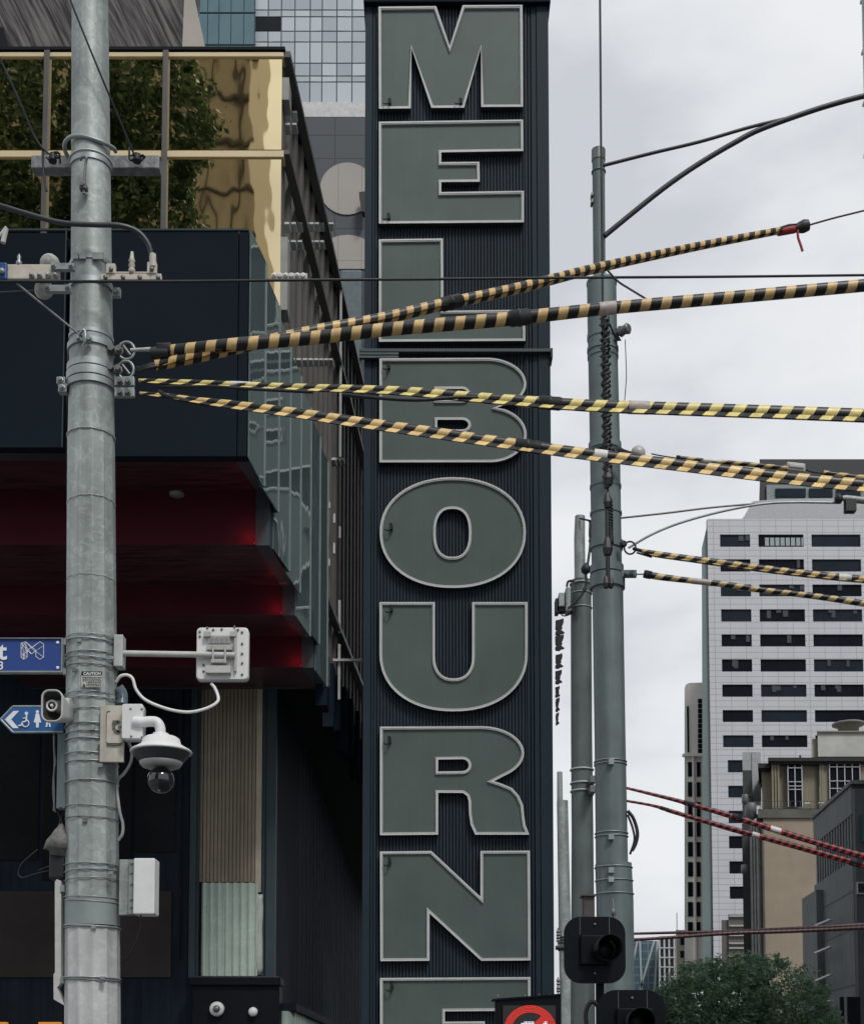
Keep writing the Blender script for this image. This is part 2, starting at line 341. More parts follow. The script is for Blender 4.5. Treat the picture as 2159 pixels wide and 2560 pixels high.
letters.append(('E', z8, [(683,1775),(1511,1770),(1512,1955),(1040,1959),(1040,2016),(1260,2014),(1262,2132),(1040,2134),(1040,2192),(1514,2190),(1514,2378),(685,2380)], [], [(738,1830)]))

tw = thing('sign_tower', 'tall navy corrugated metal sign tower carrying a column of huge letters', 'sign tower', (0.65, TD+1, 0))
xl, xr = P(909,1300,TD).x, P(1377,1300,TD).x
ztop = P(0, 3, TD).z
b = MB(); b.box(xl, xr, TD+0.10, TD+2.4, 0.12, ztop-0.1); b.build('tower_core', M['tower_side'], tw)
# corrugated front sheet
b = MB(); x0, x1 = P(941,1300,TD).x, P(1316,1300,TD).x; n = 46; pw = (x1-x0)/n
for i in range(n):
    xa = x0 + i*pw
    zs = (0.14, ztop-0.25)
    ps = [(xa, TD+0.07), (xa+pw*.30, TD+0.07), (xa+pw*.42, TD), (xa+pw*.88, TD), (xa+pw, TD+0.07)]
    for (xa_, ya_), (xb_, yb_) in zip(ps, ps[1:]): b.quad((xa_, ya_, zs[0]), (xb_, yb_, zs[0]), (xb_, yb_, zs[1]), (xa_, ya_, zs[1]))
b.build('corrugated_cladding', M['tower_clad'], tw)
b = MB()
for pa, pb_, y in ((909,927,-.02),(929,934,0.0),(936,941,-.03),(1316,1322,-.03),(1325,1330,0.0),(1333,1345,-.02),(1347,1377,-.05)):
    b.box(P(pa,1300,TD).x, P(pb_,1300,TD).x, TD+y-.02, TD+.098, 0.13, ztop-0.2)
b.each('edge_flashing', M['tower_side'], tw)
b = MB(); b.box(xl-.05, xr+.06, TD-0.22, TD+2.45, ztop-0.2, ztop+0.35); b.box(P(914,0,TD).x, P(1362,0,TD).x, TD-.1, TD+2, ztop+.352, ztop+.6); b.build('top_capping', M['canopy'], tw, bevel=0.02)
b = MB(); b.pbox(898,1380,871,879,TD-.2,.19); b.build('cable_tray', mat('slate_tray', (0.045,0.062,0.07), 0.5), tw, bevel=.01)
b = MB(); b.pbox(898,996,881,886,TD-.2,.12); b.pbox(898,996,889,894,TD-.2,.12); b.pbox(900,994,886.2,888.8,TD-.15,.07); b.each('spare_trunking', mat('green_grey_trunking', (0.07,0.1,0.1), 0.5), tw)
b = MB(); b.pbox(1376,1381,870,893,TD-.22,.5); b.build('tray_end', M['wire'], tw)
def m3(p, y): q = P(p[0], p[1], TD-.19); return (q.x, y, q.z)
for ch, fn, outer, holes, hooks in letters:
    nm = 'letter'
    ou = [m3(fn(*p), 0) for p in outer]; o2 = [(p[0], p[2]) for p in ou]
    if (Vector(o2[0])-Vector(o2[-1])).length < .01: o2.pop()
    if area(o2) < 0: o2.reverse()
    hs = []
    for h in holes:
        h2 = [(q[0], q[2]) for q in (m3(fn(*p), 0) for p in h)]
        if (Vector(h2[0])-Vector(h2[-1])).length < .01: h2.pop()
        if area(h2) > 0: h2.reverse()          # holes run clockwise: "inwards" then points into the letter
        hs.append(h2)
    yb = TD-.02; yf = TD-.20                     # back and rim of the letter box
    T = .073
    body = MB(); rim = MB(); gro = MB(); face = MB()
    loops = [o2] + hs; inner_loops = []
    for lp in loops:
        a = lp; bb = poly_inset(lp, T*.62); c = poly_inset(lp, T*.74); d = poly_inset(lp, T)
        n = len(a)
        for i in range(n):
            j = (i+1) % n
            A = lambda L_, k, y: (L_[k][0], y, L_[k][1])
            body.quad(A(a,i,yb), A(a,j,yb), A(a,j,yf+.02), A(a,i,yf+.02))
            rim.quad(A(a,i,yf+.02), A(a,j,yf+.02), A(a,j,yf), A(a,i,yf))
            rim.quad(A(a,i,yf), A(a,j,yf), A(bb,j,yf), A(bb,i,yf))
            gro.quad(A(bb,i,yf), A(bb,j,yf), A(bb,j,yf+.03), A(bb,i,yf+.03))
            gro.quad(A(bb,i,yf+.03), A(bb,j,yf+.03), A(c,j,yf+.03), A(c,i,yf+.03))
            rim.quad(A(c,i,yf+.01), A(c,j,yf+.01), A(d,j,yf+.01), A(d,i,yf+.01))
            rim.quad(A(d,i,yf+.01), A(d,j,yf+.01), A(d,j,yf+.07), A(d,i,yf+.07))
        inner_loops.append(d)
    # face with holes
    bm = bmesh.new(); es = []
    for lp in inner_loops:
        vs_ = [bm.verts.new((p[0], yf+.07, p[1])) for p in lp]
        for i in range(len(vs_)): es.append(bm.edges.new((vs_[i], vs_[(i+1) % len(vs_)])))
    bmesh.ops.triangle_fill(bm, edges=es, use_beauty=True, use_dissolve=False)
    me = bpy.data.meshes.new('letter_face'); bm.to_mesh(me); bm.free(); me.materials.append(M['letter_face'])
    cx = sum(p[0] for p in o2)/len(o2); cz = sum(p[1] for p in o2)/len(o2)
    row = {'M': 'M letter at the top of the tower, above the first E', 'L': 'L letter partly hidden by the striped wire covers', 'B': 'B letter crossed by two striped wire covers', 'O': 'round O letter below the B',
           'U': 'U letter between the O and the R', 'R': 'R letter between the U and the N', 'N': 'N letter above the last E'}.get(ch) or ('E letter directly below the M' if letters[1][2] is outer else 'lowest E letter partly behind the red speed sign')
    lt = thing(nm, 'giant grey-green ' + row.replace('speed', 'lit'), 'sign letter', (cx, yf, cz), 'giant letters stacked on the sign tower')
    fo = bpy.data.objects.new('letter_face', me); C.objects.link(fo); fo.parent = lt; fo.matrix_parent_inverse = Matrix.Translation(-lt.location)
    body.each('letter_return', M['letter_return'], lt); rim.each('neon_rim', M['letter_trim'], lt); gro.each('rim_groove', M['letter_groove'], lt)
    for hx, hy in hooks:
        px, py = fn(hx, hy); px += 0
        q = P(px, py, TD-.26); cb = MB()
        cb.tube(spline([q+Vector((-.12,.02,-.03)), q+Vector((-.05,-.03,-.09)), q+Vector((.06,-.03,-.04)), q+Vector((.08,0,.10)), q+Vector((.02,.12,.17))], 5), .018, 6)
        cb.box(q.x+.03, q.x+.10, TD-.24, TD-.13, q.z-.02, q.z+.12)
        cb.build('cable_gland', M['wire'], lt)

# column of blade letters seen edge-on, right of the tower
seg = [(425,590),(585,745),(775,925),(940,1082),(1105,1215),(1218,1362),(1368,1495)]
wd = [21, 21, 18, 16, 11, 9, 8]
for i, ((ya, yb_), w) in enumerate(zip(seg, wd)):
    pyA = 1440 + ya/4.024; pyB = 1440 + yb_/4.024; b = MB(); rnd = random.Random(i)
    xs = 1388 if i < 5 else 1389; h = pyB-pyA
    prof = [(0,.12),(.45*w,.08),(w*.95,0),(w,.2),(w*.88,.36),(w*.7,.46),(w*.82,.58),(w*.6,.68),(w*.92,.80),(w*1.08,.86),(w*.62,.92),(w*.5,1),(0,.97),(0,.80),(.22*w,.72),(0,.60),(0,.3)]
    b.prism([P(xs+x + rnd.uniform(-.6,.6), pyA+h*y, TD+1.0) for x, y in prof], (0, .12, 0))
    pass
    where = ['topmost', 'second from the top', 'third from the top', 'fourth from the top', 'fifth from the top', 'second lowest', 'lowest and narrowest'][i]
    tag(b.build('blade_letter', M['black'], bevel=0), 'small black ragged edge-on letter beside the sign tower, %s in its column' % where, 'sign letter', 'black letters seen edge-on beside the tower')

# ---------------------------------------------------------------- left building: gold glass box, finned side wall, lower walls
wx = lambda Y: 0.0641*Y - 5.28
GB = thing('gold_glass_building', 'dark building with gold mirrored glass front and brown finned side wall', 'building', (-8, 32, 0))
zR = P(0,130,30).z; XL = P(-420,300,30).x; XR = P(704,300,30).x
b = MB(); b.prism([(XL,30.4,13.6),(wx(30.4)-.35,30.4,13.6),(wx(90)-.35,90,13.6),(XL,90,13.6)], (0,0,zR-13.6)); b.build('wall', M['fin_wall'], GB)
# glass front, one pane per bay and storey
gx = [-420,-160,113,411,704]; gy = [(141,374),(393,577),(577,905)]
for i in range(4):
    for j, (ya, yb_) in enumerate(gy):
        if j == 2 and i < 3: continue
        b = MB(); rr = random.Random(i*5+j); n_ = 1
        xa, xb = P(gx[i],300,30).x, P(gx[i+1],300,30).x; za, zb = P(0,yb_,30).z, P(0,ya,30).z
        b.box(xa+.06, xb-(.06 if i < 3 else 0), 30.0, 30.05, za, zb); b.build('glass_pane', M['gold_glass'], GB)
b = MB()
b.box(XL, P(709,130,29.95).x, 29.95, 30.3, P(0,141,29.95).z, P(0,130,29.95).z)
b.box(XL, P(709,380,29.95).x, 29.95, 30.3, P(0,392,29.95).z, P(0,376,29.95).z)
b.each('transom', M['cream'], GB, bevel=.01)
b = MB()
for px in (-160,114,412): b.box(P(px-7,300,29.9).x, P(px+7,300,29.9).x, 29.90, 30.2, 17.5, zR-.02)
b.each('mullion', M['bronze'], GB, bevel=.01)
b = MB(); b.prism([(XL,29.92,zR),(P(712,125,29.92).x,29.92,zR),(wx(90)+.03,90,zR),(XL,90,zR)], (0,0,P(0,116,29.92).z-zR)); b.build('roof_capping', M['dark_cap'], GB)
# side wall: vertical fins
def side_fins(y0, y1, z0, z1, pitch, w, dep, m, name, xoff=0.0, zf=None):
    b = MB(); Y = y0
    while Y < y1:
        za = z0 if zf is None else zf(Y)
        b.prism([(wx(Y)-.3+xoff, Y, za), (wx(Y)+xoff+dep-.3, Y, za), (wx(Y+w)+xoff+dep-.3, Y+w, za), (wx(Y+w)-.3+xoff, Y+w, za)], (0,0,z1-za)); Y += pitch
    return b.build(name, m, GB)
side_fins(30.25, 50, 13.25, zR-.05, .92, .30, .20, M['fin'], 'side_fins', zf=lambda Y: 13.25 + 0*Y)
side_fins(30.7, 50, 13.3, zR-.05, .92, .10, .14, M['fin'], 'slim_fins')
b = MB()
def rail(zz, y0, y1, h=.10, pr=.10): b.prism([(wx(y0)-.1, y0, zz), (wx(y0)+pr, y0, zz), (wx(y1)+pr, y1, zz), (wx(y1)-.1, y1, zz)], (0,0,h))
zL2 = P(0,385,30).z; rail(zL2, 30, 50); rail(zR-.12, 30, 50, .14); rail(14.75, 36, 50, .14)
b.each('side_rail', M['bronze'], GB)
b = MB()
for py in (282, 312, 560, 605, 900):
    for k in range(9 if py > 400 else 3):
        Y = 30.55+k*.92; h = .05; zz = P(0, py, Y).z
        b.box(wx(Y)-.12, wx(Y)+.01, Y, Y+.34, zz, zz+h)
for k in range(3): Y = 38.6+k*.92; b.box(wx(Y)-.16, wx(Y)+.02, Y, Y+.42, P(0,1150,Y).z, P(0,1144,Y).z)
b.each('wall_bracket', M['bracket_white'], GB)
b = MB(); b.box(wx(30.1)-.16, wx(30.1)+.06, 30.09, 30.62, P(0,787,30.3).z, P(0,606,30.3).z); b.box(wx(30.1)-.16, wx(30.1)+.06, 30.09, 30.62, P(0,265,30.3).z, P(0,210,30.3).z)
b.each('light_panel', mat('weathered_light_panel', (.30,.31,.30), .6, 0, .15, 3), GB)
b = MB(); Y = 39.3
for py0, py1 in ((700,1142),(1500,1582),(1610,1748)):
    q0, q1 = P(0,py0,Y).z, P(0,py1,Y).z; b.box(wx(Y)+.02, wx(Y)+.09, Y, Y+.07, q1, q0)
q = P(0,1655,39.3).z; b.box(wx(39)-.1, wx(39)+.75, 39.2, 39.28, q, q+.07)
for k, (px, py, h) in enumerate(((825,1262,16),(838,1295,24),(852,1330,30),(838,1370,28),(825,1405,18))):
    Yk = 17600/(1300-px) + .0; z_ = P(0,py,Yk).z; b.box(wx(Yk)+.03, wx(Yk)+.08, Yk, Yk+.12, z_-h*Yk/F/2, z_+h*Yk/F/2)
b.each('pale_downpipe', M['bracket_white'], GB)  # pale upright lengths, a crossbar and short offset pieces
# recessed lower storeys
XLW = -4.4
b = MB(); b.prism([(-26,38.02,0.12),(P(690,2100,38).x,38.02,0.12),(XLW,50,0.12),(XLW,92,0.12),(-26,92,0.12)], (0,0,13.0)); b.build('lower_wall', mat('navy_lower_wall', (.019,.027,.039), .8, 0, .2, .9, spec=.05, streak=.2), GB)
b = MB(); Y = 38.5
while Y < 84: b.box(XLW-.02, XLW+.02, Y, Y+.05, 3.75, 13.05); Y += 1.35 if Y < 60 else 3.0
b.each('wall_seam', mat('pale_seam', (.09,.12,.14), .6, spec=.2), GB)
b = MB(); b.prism([(-4.45,36.8,13.1),(wx(36.8)-.3,36.8,13.1),(wx(90)-.3,90,13.1),(-4.45,90,13.1)], (0,0,.49)); b.build('overhang_soffit', M['fin_back'], GB)
b = MB()
for i, Y in enumerate([37.0,38.3,39.7,41.2,42.8,44.5,46.3]):
    b.box(wx(Y)-.28, wx(Y)+.03, Y, Y+.75, 11.9-.25*(i % 2), 13.4+.08*i)
b.each('fin_shoe', M['fin_dark'], GB)
b = MB(); b.prism([(-4.4,37.9,3.55),(-3.75,37.9,3.55),(-3.4,60,3.55),(-4.4,60,3.55)], (0,0,.22)); b.build('shop_awning', M['canopy'], GB)
b = MB()
Y = 38.2
while Y < 56: b.lathe((-4.1+.012*(Y-38), Y, .2), [(.33,0),(.33,3.35)], 14); Y += .66
b.build('fluted_column_wall', mat('pale_green_fluting', (.17,.22,.20), .4, 0, .1, 1), GB)
# entrance window with ribbed curtain over fluted glass
W = MB(); D = 37.9
W.pbox(476,492,1600,2446,D-.1,.25); W.pbox(492,500,1600,2440,D-.04,.2); W.pbox(666,690,1600,2446,D-.1,.25); W.pbox(476,695,2440,2449,D-.12,.3)
W.pbox(606+50,666,1600,2440,D+.02,.1)
wf = W.build('window_frame', M['canopy_trim'], GB, bevel=.01)
W = MB(); xa, xb = P(500,2000,D).x, P(640,2000,D).x; n = 15; pw = (xb-xa)/n; z0, z1 = P(0,2205,D).z, P(0,1600,D).z
for i in range(n): W.box(xa+i*pw, xa+(i+.72)*pw, D+.02, D+.1, z0, z1)
W.box(xa, xb, D+.06, D+.118, z0, z1); W.build('ribbed_curtain', mat('tan_ribbed_blind', (.27,.225,.175), .7, 0, .12, 2, streak=.15), wf)
W = MB(); W.pbox(641,655,1600,2230,D+.03,.08); W.build('curtain_edge', mat('pale_straw_reveal', (.45,.41,.31), .6, 0, .15, 2), wf)
W = MB(); xa, xb = P(503,2300,D).x, P(645,2300,D).x; z0, z1 = P(0,2440,D).z, P(0,2207,D).z; n = 84; pr = None
for i in range(n+1):
    t = i/n; x = xa+(xb-xa)*t; y = D+.06-.11*abs(math.sin(t*math.pi*7.5))
    if pr: W.quad((pr[0],pr[1],z0),(x,y,z0),(x,y,z1),(pr[0],pr[1],z1))
    pr = (x, y)
W.build('fluted_glass', mat('pale_green_fluted_glass', (.48,.58,.51), .25, 0, .08, 2), wf)
W = MB(); W.lathe((P(649,2340,D).x, D+.02, P(0,2438,D).z), [(.06,0),(.1,.2),(.09,.9),(.075,1.3),(.1,1.9),(.08,2.1),(.085,2.25)], 16); W.build('glass_column', mat('milky_glass', (.42,.47,.42), .2), wf)
b = MB(); b.pbox(-100,428,2228,2443,37.95,.06); b.build('brown_panel', mat('umber_panel', (.046,.040,.039), .8, 0, .25, .5, spec=.05), GB)
b = MB(); b.pbox(480,697,2451,2900,37.2,.78); b.pbox(474,701,2443,2463,37.1,.88); b.build('entrance_hood', M['black_paint'], GB, bevel=.02)
b = MB()
for px in (330,452,505): b.pbox(px,px+3,1720,2400,37.96,.05)
b.pbox(110,330,1745,2200,37.97,.04); b.pbox(340,440,1760,2130,37.97,.04); b.pbox(-60,98,1840,2150,37.97,.04); b.each('dark_glazing', mat('smoked_glass', (.006,.007,.01), .25, 0, .2, .6, spec=.2), GB)
for px, py, r, l in ((544,2523,19,'larger round white wall lamp with dark centre on the black entrance hood'), (634,2530,12,'smaller round white wall lamp on the black entrance hood')):
    t = thing('wall_lamp', l, 'lamp', P(px,py,37.2)); c = P(px,py,37.2); R = M2(r,37.2)
    q = MB(); q.lathe(c, [(R*.5,0),(R*.55,.05),(R,.09),(R*.92,.15),(R*.6,.19),(0.001,.2)], 24, axis='Y'); q.build('lamp_shade', M['white_plastic'], t)
    if r > 15: q = MB(); q.lathe(c+Vector((0,-.185,0)), [(R*.5,0),(R*.45,.05),(0.001,.07)], 20, axis='Y'); q.build('lens', M['bolt'], t)
b = MB(); b.pbox(-50,15,2555,2640,37.2,.2); b.pbox(96,150,2555,2640,37.2,.2); tag(b.build('entrance_sign', emis('amber_light', (1,.42,.05), .45)), 'amber lit strip low behind the left pole', 'sign')

# ---------------------------------------------------------------- canopy: dark front, stepped red underside, glass side
cx_ = lambda Y: wx(Y) + .05
CN = thing('canopy', 'large midnight-blue canopy with stepped dark red underside and teal glass side', 'canopy', (-8, 30, 0))
XLc = P(-350,900,26).x
b = MB(); xe = P(594,850,26).x; zb_ = P(0,1141,26).z; zt = P(0,577,26).z
b.box(XLc, P(160,850,26).x, 26.0, 26.25, P(0,1119,26).z, P(0,582,26).z); b.box(P(172,850,26).x, xe, 26.0, 26.25, zb_, zt)
b.box(xe+.015, P(622,850,26).x-.02, 26.0, 26.25, zb_, zt)
b.build('fascia', M['canopy'], CN, bevel=.01)
b = MB(); b.box(P(160,850,26).x, P(163,850,26).x, 25.97, 26.0, P(0,1119,26).z, zt); b.box(XLc, P(622,850,26).x-.02, 25.98, 26.02, zt, zt+.035); b.each('joint_strip', M['canopy_trim'], CN)
b = MB(); b.prism([(XLc,26.2,zt-.3),(cx_(26.2)-.25,26.2,zt-.3),(cx_(29.6)-.25,29.6,zt-.3),(XLc,29.6,zt-.3)], (0,0,.25)); b.build('roof_deck', M['dark_cap'], CN)
pts = [(Y, P(0,py,Y).z) for Y, py in ((26.25,1152),(28.4,1225),(28.4,1362),(31.7,1465),(31.7,1537),(34.6,1592),(34.6,1668),(37.7,1719))]
xi = lambda Y: cx_(Y) - .33
so = MB(); ri = MB()
for i in range(0, len(pts)-1):
    (ya, za), (yb_, zb2) = pts[i], pts[i+1]
    tgt = so if i % 2 == 0 else ri
    tgt.quad((XLc,ya,za),(xi(ya),ya,za),(xi(yb_),yb_,zb2),(XLc,yb_,zb2))
so.build('soffit', M['soffit'], CN); ri.build('riser', M['riser'], CN)
b = MB()
for i in range(0, len(pts)-1, 2):            # dark flank between underside and glass
    (ya, za), (yb_, zb2) = pts[i], pts[i+1]; lo = za-.01
    b.prism([(xi(ya),ya,lo),(xi(ya),ya,za+1.2),(xi(yb_),yb_,za+1.2),(xi(yb_),yb_,zb2-.01)], (.29,0,0))
b.box(XLc, xi(37.7), 37.7, 37.85, pts[-1][1], 13.4)
b.each('edge_trim', mat('edge_trim_blue', (.05,.075,.088), .6, spec=.2), CN)
for Yr, zlo in (pts[2], pts[4], pts[6]):
    q = MB(); q.box(xi(Yr)-.03, xi(Yr)-.015, Yr-.05, Yr-.03, zlo+.01, zlo+.04); q.build('red_light_strip', emis('red_led_%d' % int(Yr), (1,.03,.02), .25), CN)
    ld = bpy.data.lights.new('red_lamp', 'POINT'); ld.energy = 1.7; ld.color = (1,.05,.03); ld.shadow_soft_size = .1
    lo_ = bpy.data.objects.new('red_lamp', ld); C.objects.link(lo_); lo_.location = (xi(Yr)-.12, Yr-.20, zlo+.13)
# lower-left stepped boxes under the soffit
b = MB()
for (a, b2, c, d, D) in ((-120,12,1400,1530,29.0),(12,150,1440,1600,30.5),(240,370,1420,1560,32.2)):
    b.pbox(a,b2,c,d,D,.5)
# glass side, sawtooth panels
edges = [26.0,27.1,28.7,30.15,31.65,33.2,34.75,36.2]
bpy_ = [(1142,1217),(1207,1282),(1372,1430),(1430,1484),(1540,1592),(1565,1612),(1676,1717)]
for i in range(7):
    Ya, Yb = edges[i], edges[i+1]; dx = .10
    xa = cx_(Ya)+.0; xb = cx_(Yb)+.0
    top = zt; g = MB()
    za = P(0,bpy_[i][0],Ya).z; zb3 = P(0,bpy_[i][1],Yb).z
    A_ = (xa-.02+.0, Ya); B_ = (xb+dx, Yb-.03); Cc = (xb, Yb)
    A2 = (xa, Ya)
    g.prism([(A2[0],A2[1],za),(B_[0],B_[1],zb3),(B_[0],B_[1],top),(A2[0],A2[1],top)], (-.03,.004,0))
    g.prism([(B_[0],B_[1],zb3),(Cc[0]-.02,Cc[1],zb3),(Cc[0]-.02,Cc[1],top),(B_[0],B_[1],top)], (0,.02,0))
    po = g.build('glass_panel', M['teal_glass'], CN)
    g = MB(); g.box(B_[0]-.015, B_[0]+.02, B_[1]-.02, B_[1]+.02, zb3, top); g.build('panel_edge', M['teal_edge'], po)
# small soffit fittings
b = MB(); q = P(447,1240,27.6); b.lathe((q.x,27.4,13.68), [(.16,0),(.16,-.05),(.10,-.09),(0.001,-.1)], 16); b.build('downlight', M['bolt'], CN)

# ---------------------------------------------------------------- striped timber wall, upper left, behind the gold glass
D = 50
tw2 = thing('timber_clad_building', 'grey weathered board-clad wall with slanted grain above the gold glass', 'building', P(200,118,D))
b = MB(); b.prism([P(-400,-200,D),P(470,-200,D),P(461,0,D),P(454,160,D),P(-400,160,D)], (0,3,0))
board = mat('weathered_board', (.062,.058,.058), .8, 0, .3, 1.2, .35, 6)
t = board.node_tree; n = t.nodes; l = t.links
for nd in n:
    if nd.bl_idname == 'ShaderNodeMapping': nd.vector_type = 'TEXTURE'; nd.inputs['Scale'].default_value = (.16, 1, 3.2); nd.inputs['Rotation'].default_value = (0, math.radians(-26), 0)
for nd in n:
    if nd.bl_idname == 'ShaderNodeMapRange' and abs(nd.inputs[3].default_value-.7) < .01: nd.inputs[1].default_value = .4; nd.inputs[2].default_value = .62; nd.inputs[3].default_value = .12; nd.inputs[4].default_value = 2.6
b.build('boarded_wall', board, tw2)
b = MB(); b.prism([P(461,-4,D-.02),P(487,-4,D-.02),P(520,160,D-.02),P(454,160,D-.02)], (0,2.9,0)); b.prism([P(450,-200,D-.02),P(461,-200,D-.02),P(461,-4,D-.02),P(456,-4,D-.02)], (0,.2,0)); b.build('concrete_return', mat('pale_concrete', (.42,.38,.35), .8, 0, .1, .6), tw2)
b = MB(); b.prism([P(-60,40,D-.1),P(8,70,D-.1),P(34,160,D-.1),P(-60,160,D-.1)], (0,.3,0)); b.build('dark_gable', M['dark_cap'], tw2)

# ---------------------------------------------------------------- glass tower behind (top centre)
D = 120
gt = thing('glass_tower', 'pale blue glass curtain-wall tower behind the gold glass building, top centre', 'building', P(700,260,D))
xs = [498,530,562,600,636,670,703,737,775,805,842,880,915,960]; ys = [-330,-290,-250,-180,-120,-70,-25,25,42,78,105,158,190,205,265]
g = MB(); mu = MB(); rr = random.Random(4)
for i in range(len(xs)-1):
    for j in range(len(ys)-1):
        if (xs[i], ys[j]) in ((636,42),(670,42)): continue
        a = P(xs[i],120,D).x; c = P(xs[i+1],120,D).x; z1 = P(0,ys[j],D).z; z0 = P(0,ys[j+1],D).z
        ti = rr.uniform(-.012,.012)
        g.quad((a+.05,D+ti,z0+.05),(c-.05,D-ti,z0+.05),(c-.05,D-ti*.4,z1-.05),(a+.05,D+ti*.4,z1-.05))
g.build('glazing', island_mat('blue_white_spandrel_glass', (.30,.345,.38), (.46,.505,.54), .3, 0.0, .6), gt)
mu.box(P(498,0,D).x, P(960,0,D).x, D+.06, D+15, P(0,265,D).z-40, P(0,-330,D).z)
mu.build('mullion_grid', mat('dark_mullion', (.03,.045,.055), .6), gt)
g = MB(); g.pbox(-0+ 640,702,43,77,D+.03,.02); g.build('open_window', M['dark_cap'], gt)
g = MB(); g.box(P(497,100,D).x, P(640,100,D).x, D-.5, D-.1, P(0,130,D).z, P(0,-330,D).z)
g.build('teal_bay', wavy_mirror('teal_wavy_glass', (.13,.20,.22), .12, .35, (1,1,.35)), gt)
g = MB()
for px in (520,548,578,610,637): g.pbox(px,px+1.6,-300,130,D-.56,.05)
for py in (-60,30,110): g.pbox(498,640,py,py+1.5,D-.57,.05)
g.build('bay_mullion', M['tower_side'], gt)
g = MB(); g.pbox(745,960,255,268,D-.8,.8); g.pbox(690,960,268,292,D-1.2,1.2); g.each('ledge', mat('white_ledge', (.48,.48,.48), .6), gt)

# ---------------------------------------------------------------- dark panelled building with pale discs
D = 70
db = thing('panelled_building', 'charcoal panelled building with big pale discs, seen just left of the sign tower', 'building', P(850,700,D))
g = MB(); g.pbox(700,960,294,1500,D,4); g.build('wall', grid_mat('charcoal_panels', (.05,.062,.075), (.012,.014,.018), 2.6, 1.3, .05, .55, offset=0), db)
g = MB(); c = P(868,473,D); R = M2(71,D)
g.prism([c+Vector((R*math.cos(2*math.pi*i/48),-.06,R*math.sin(2*math.pi*i/48))) for i in range(48)], (0,.055,0)); g.build('disc', grid_mat('pale_disc_panels', (.38,.35,.325), (.2,.19,.18), 1.25, 9, .03, .7), db)
g = MB(); pl = [P(868+80*math.cos(math.radians(a)), 655-68*math.sin(math.radians(a)), D-.06) for a in range(0,181,9)]
g.prism([P(960,672,D-.06), P(960,640,D-.06)] + pl[1:-1] + [P(786,672,D-.06)], (0,.05,0)); g.build('lower_disc', bpy.data.materials['pale_disc_panels'], db)
g = MB(); g.pbox(848,905,672,900,D-.4,.3); g.build('side_screen', mat('slate_blue_screen', (.10,.135,.15), .4), db, bevel=.15)
g = MB(); g.prism([P(897,480,D-.8),P(912,478,D-.8),P(912,530,D-.8),P(905,528,D-.8)], (0,.5,0)); g.build('loudspeaker_box', M['black'], db)
# ---------------------------------------------------------------- white office tower (right)
D = 200
wt = thing('white_office_tower', 'tall white tiled office tower with rows of black strip windows, right', 'building', P(1950,2400,D))
tile = grid_mat('white_tile_cladding', (.46,.475,.505), (.31,.32,.335), M2(40,D), M2(15.7,D), .11, .5, 0, .06)
g = MB(); XA = P(1776,1900,D).x; XB = P(2330,1900,D).x
cols = [(1807,1883),(1904,2018),(2038,2162),(2182,2300)]
rows = [(1336,1367),(1398,1429),(1461,1491),(1523,1554),(1586,1616),(1648,1679),(1711,1742),(1775,1805),(1838,1868)]
low = [(1900,1931),(1964,1994),(2027,2058),(2090,2121),(2153,2184),(2216,2247)]
ZT = P(0,1297,D).z
# real openings: wall strips between the windows
def X_(px): return P(px,1900,D).x
wins = []
allr = rows + low
yprev = 1297
for r, (ya, yb_) in enumerate(allr):
    g.box(XA, XB, D, D+1, P(0,ya,D).z, P(0,yprev,D).z)
    cc = cols if r < len(rows) else [(1818,1853)] + cols[1:] if r == 99 else (cols if r < len(rows) else [(1818,1855)])
    xp = 1776
    for (a, c) in cc:
        a_, c_ = a, c
        g.box(XA if xp == 1776 else X_(xp), X_(a_), D, D+1, P(0,yb_,D).z, P(0,ya,D).z); xp = c_; wins.append((a_, c_, ya, yb_, r))
    g.box(X_(xp), XB, D, D+1, P(0,yb_,D).z, P(0,ya,D).z); yprev = yb_
g.box(XA, XB, D, D+1, 0, P(0,yprev,D).z)
g.build('tiled_wall', tile, wt)
g = MB(); g.prism([(XA+.6,D+1.1,0),(XB,D+1.1,0),(XB+12,D+30,0),(XA+9.6,D+30,0)], (0,0,ZT-.3)); g.build('core', M['fin_back'], wt)
wm = [mat('black_office_glass', (.007,.009,.014), .6, 0, .3, .3, spec=.04), mat('blue_black_glass', (.012,.018,.027), .5, 0, .3, .3, spec=.08)]
rr = random.Random(3)
bl = mat('drawn_blind', (.28,.33,.32), .7)
for (a, c, ya, yb_, r) in wins:
    g = MB(); g.box(X_(a), X_(c), D+.22, D+.4, P(0,yb_,D).z, P(0,ya,D).z)
    w = g.build('window', wm[rr.random() < .35], wt)
    if (a, r) == (1904, 0):
        g = MB(); k = a+7
        while k < c-4: g.pbox(k, k+10, ya+8, yb_-3, D+.13, .06); k += 13
        g.each('blind', bl, w)
    elif c-a > 60 and rr.random() < .6:
        g = MB()
        for q in range(rr.randint(1,3)): k = rr.uniform(a+4, c-16); g.pbox(k, k+rr.uniform(7,13), ya-1, yb_-rr.uniform(8,22), D+.10+.025*q, .015)
        g.each('blind', mat('dim_blind', (.035,.042,.05), .7) if 'dim_blind' not in bpy.data.materials else bpy.data.materials['dim_blind'], w)
g = MB(); # chamfered green side, set behind the front
g.prism([P(1769,1303,D+.5),P(1776,1297,D+.5),P(1776,2540,D+.5)+Vector((0,0,-8)),P(1755,2540,D+.5)+Vector((0,0,-8)),P(1753,1370,D+.5)], (9,26,0))
g.build('side_wall', mat('grey_green_side', (.13,.17,.17), .5, 0, .1, .1), wt)
g = MB(); g.prism([P(1850,1300,D+3),P(1858,1292,D+3),P(1880,1253,D+3),P(1950,1247,D+3),P(2330,1243,D+3),P(2330,1300,D+3)], (6,20,0)); g.build('roof_parapet', mat('pale_panel_parapet', (.36,.37,.39), .55), wt)
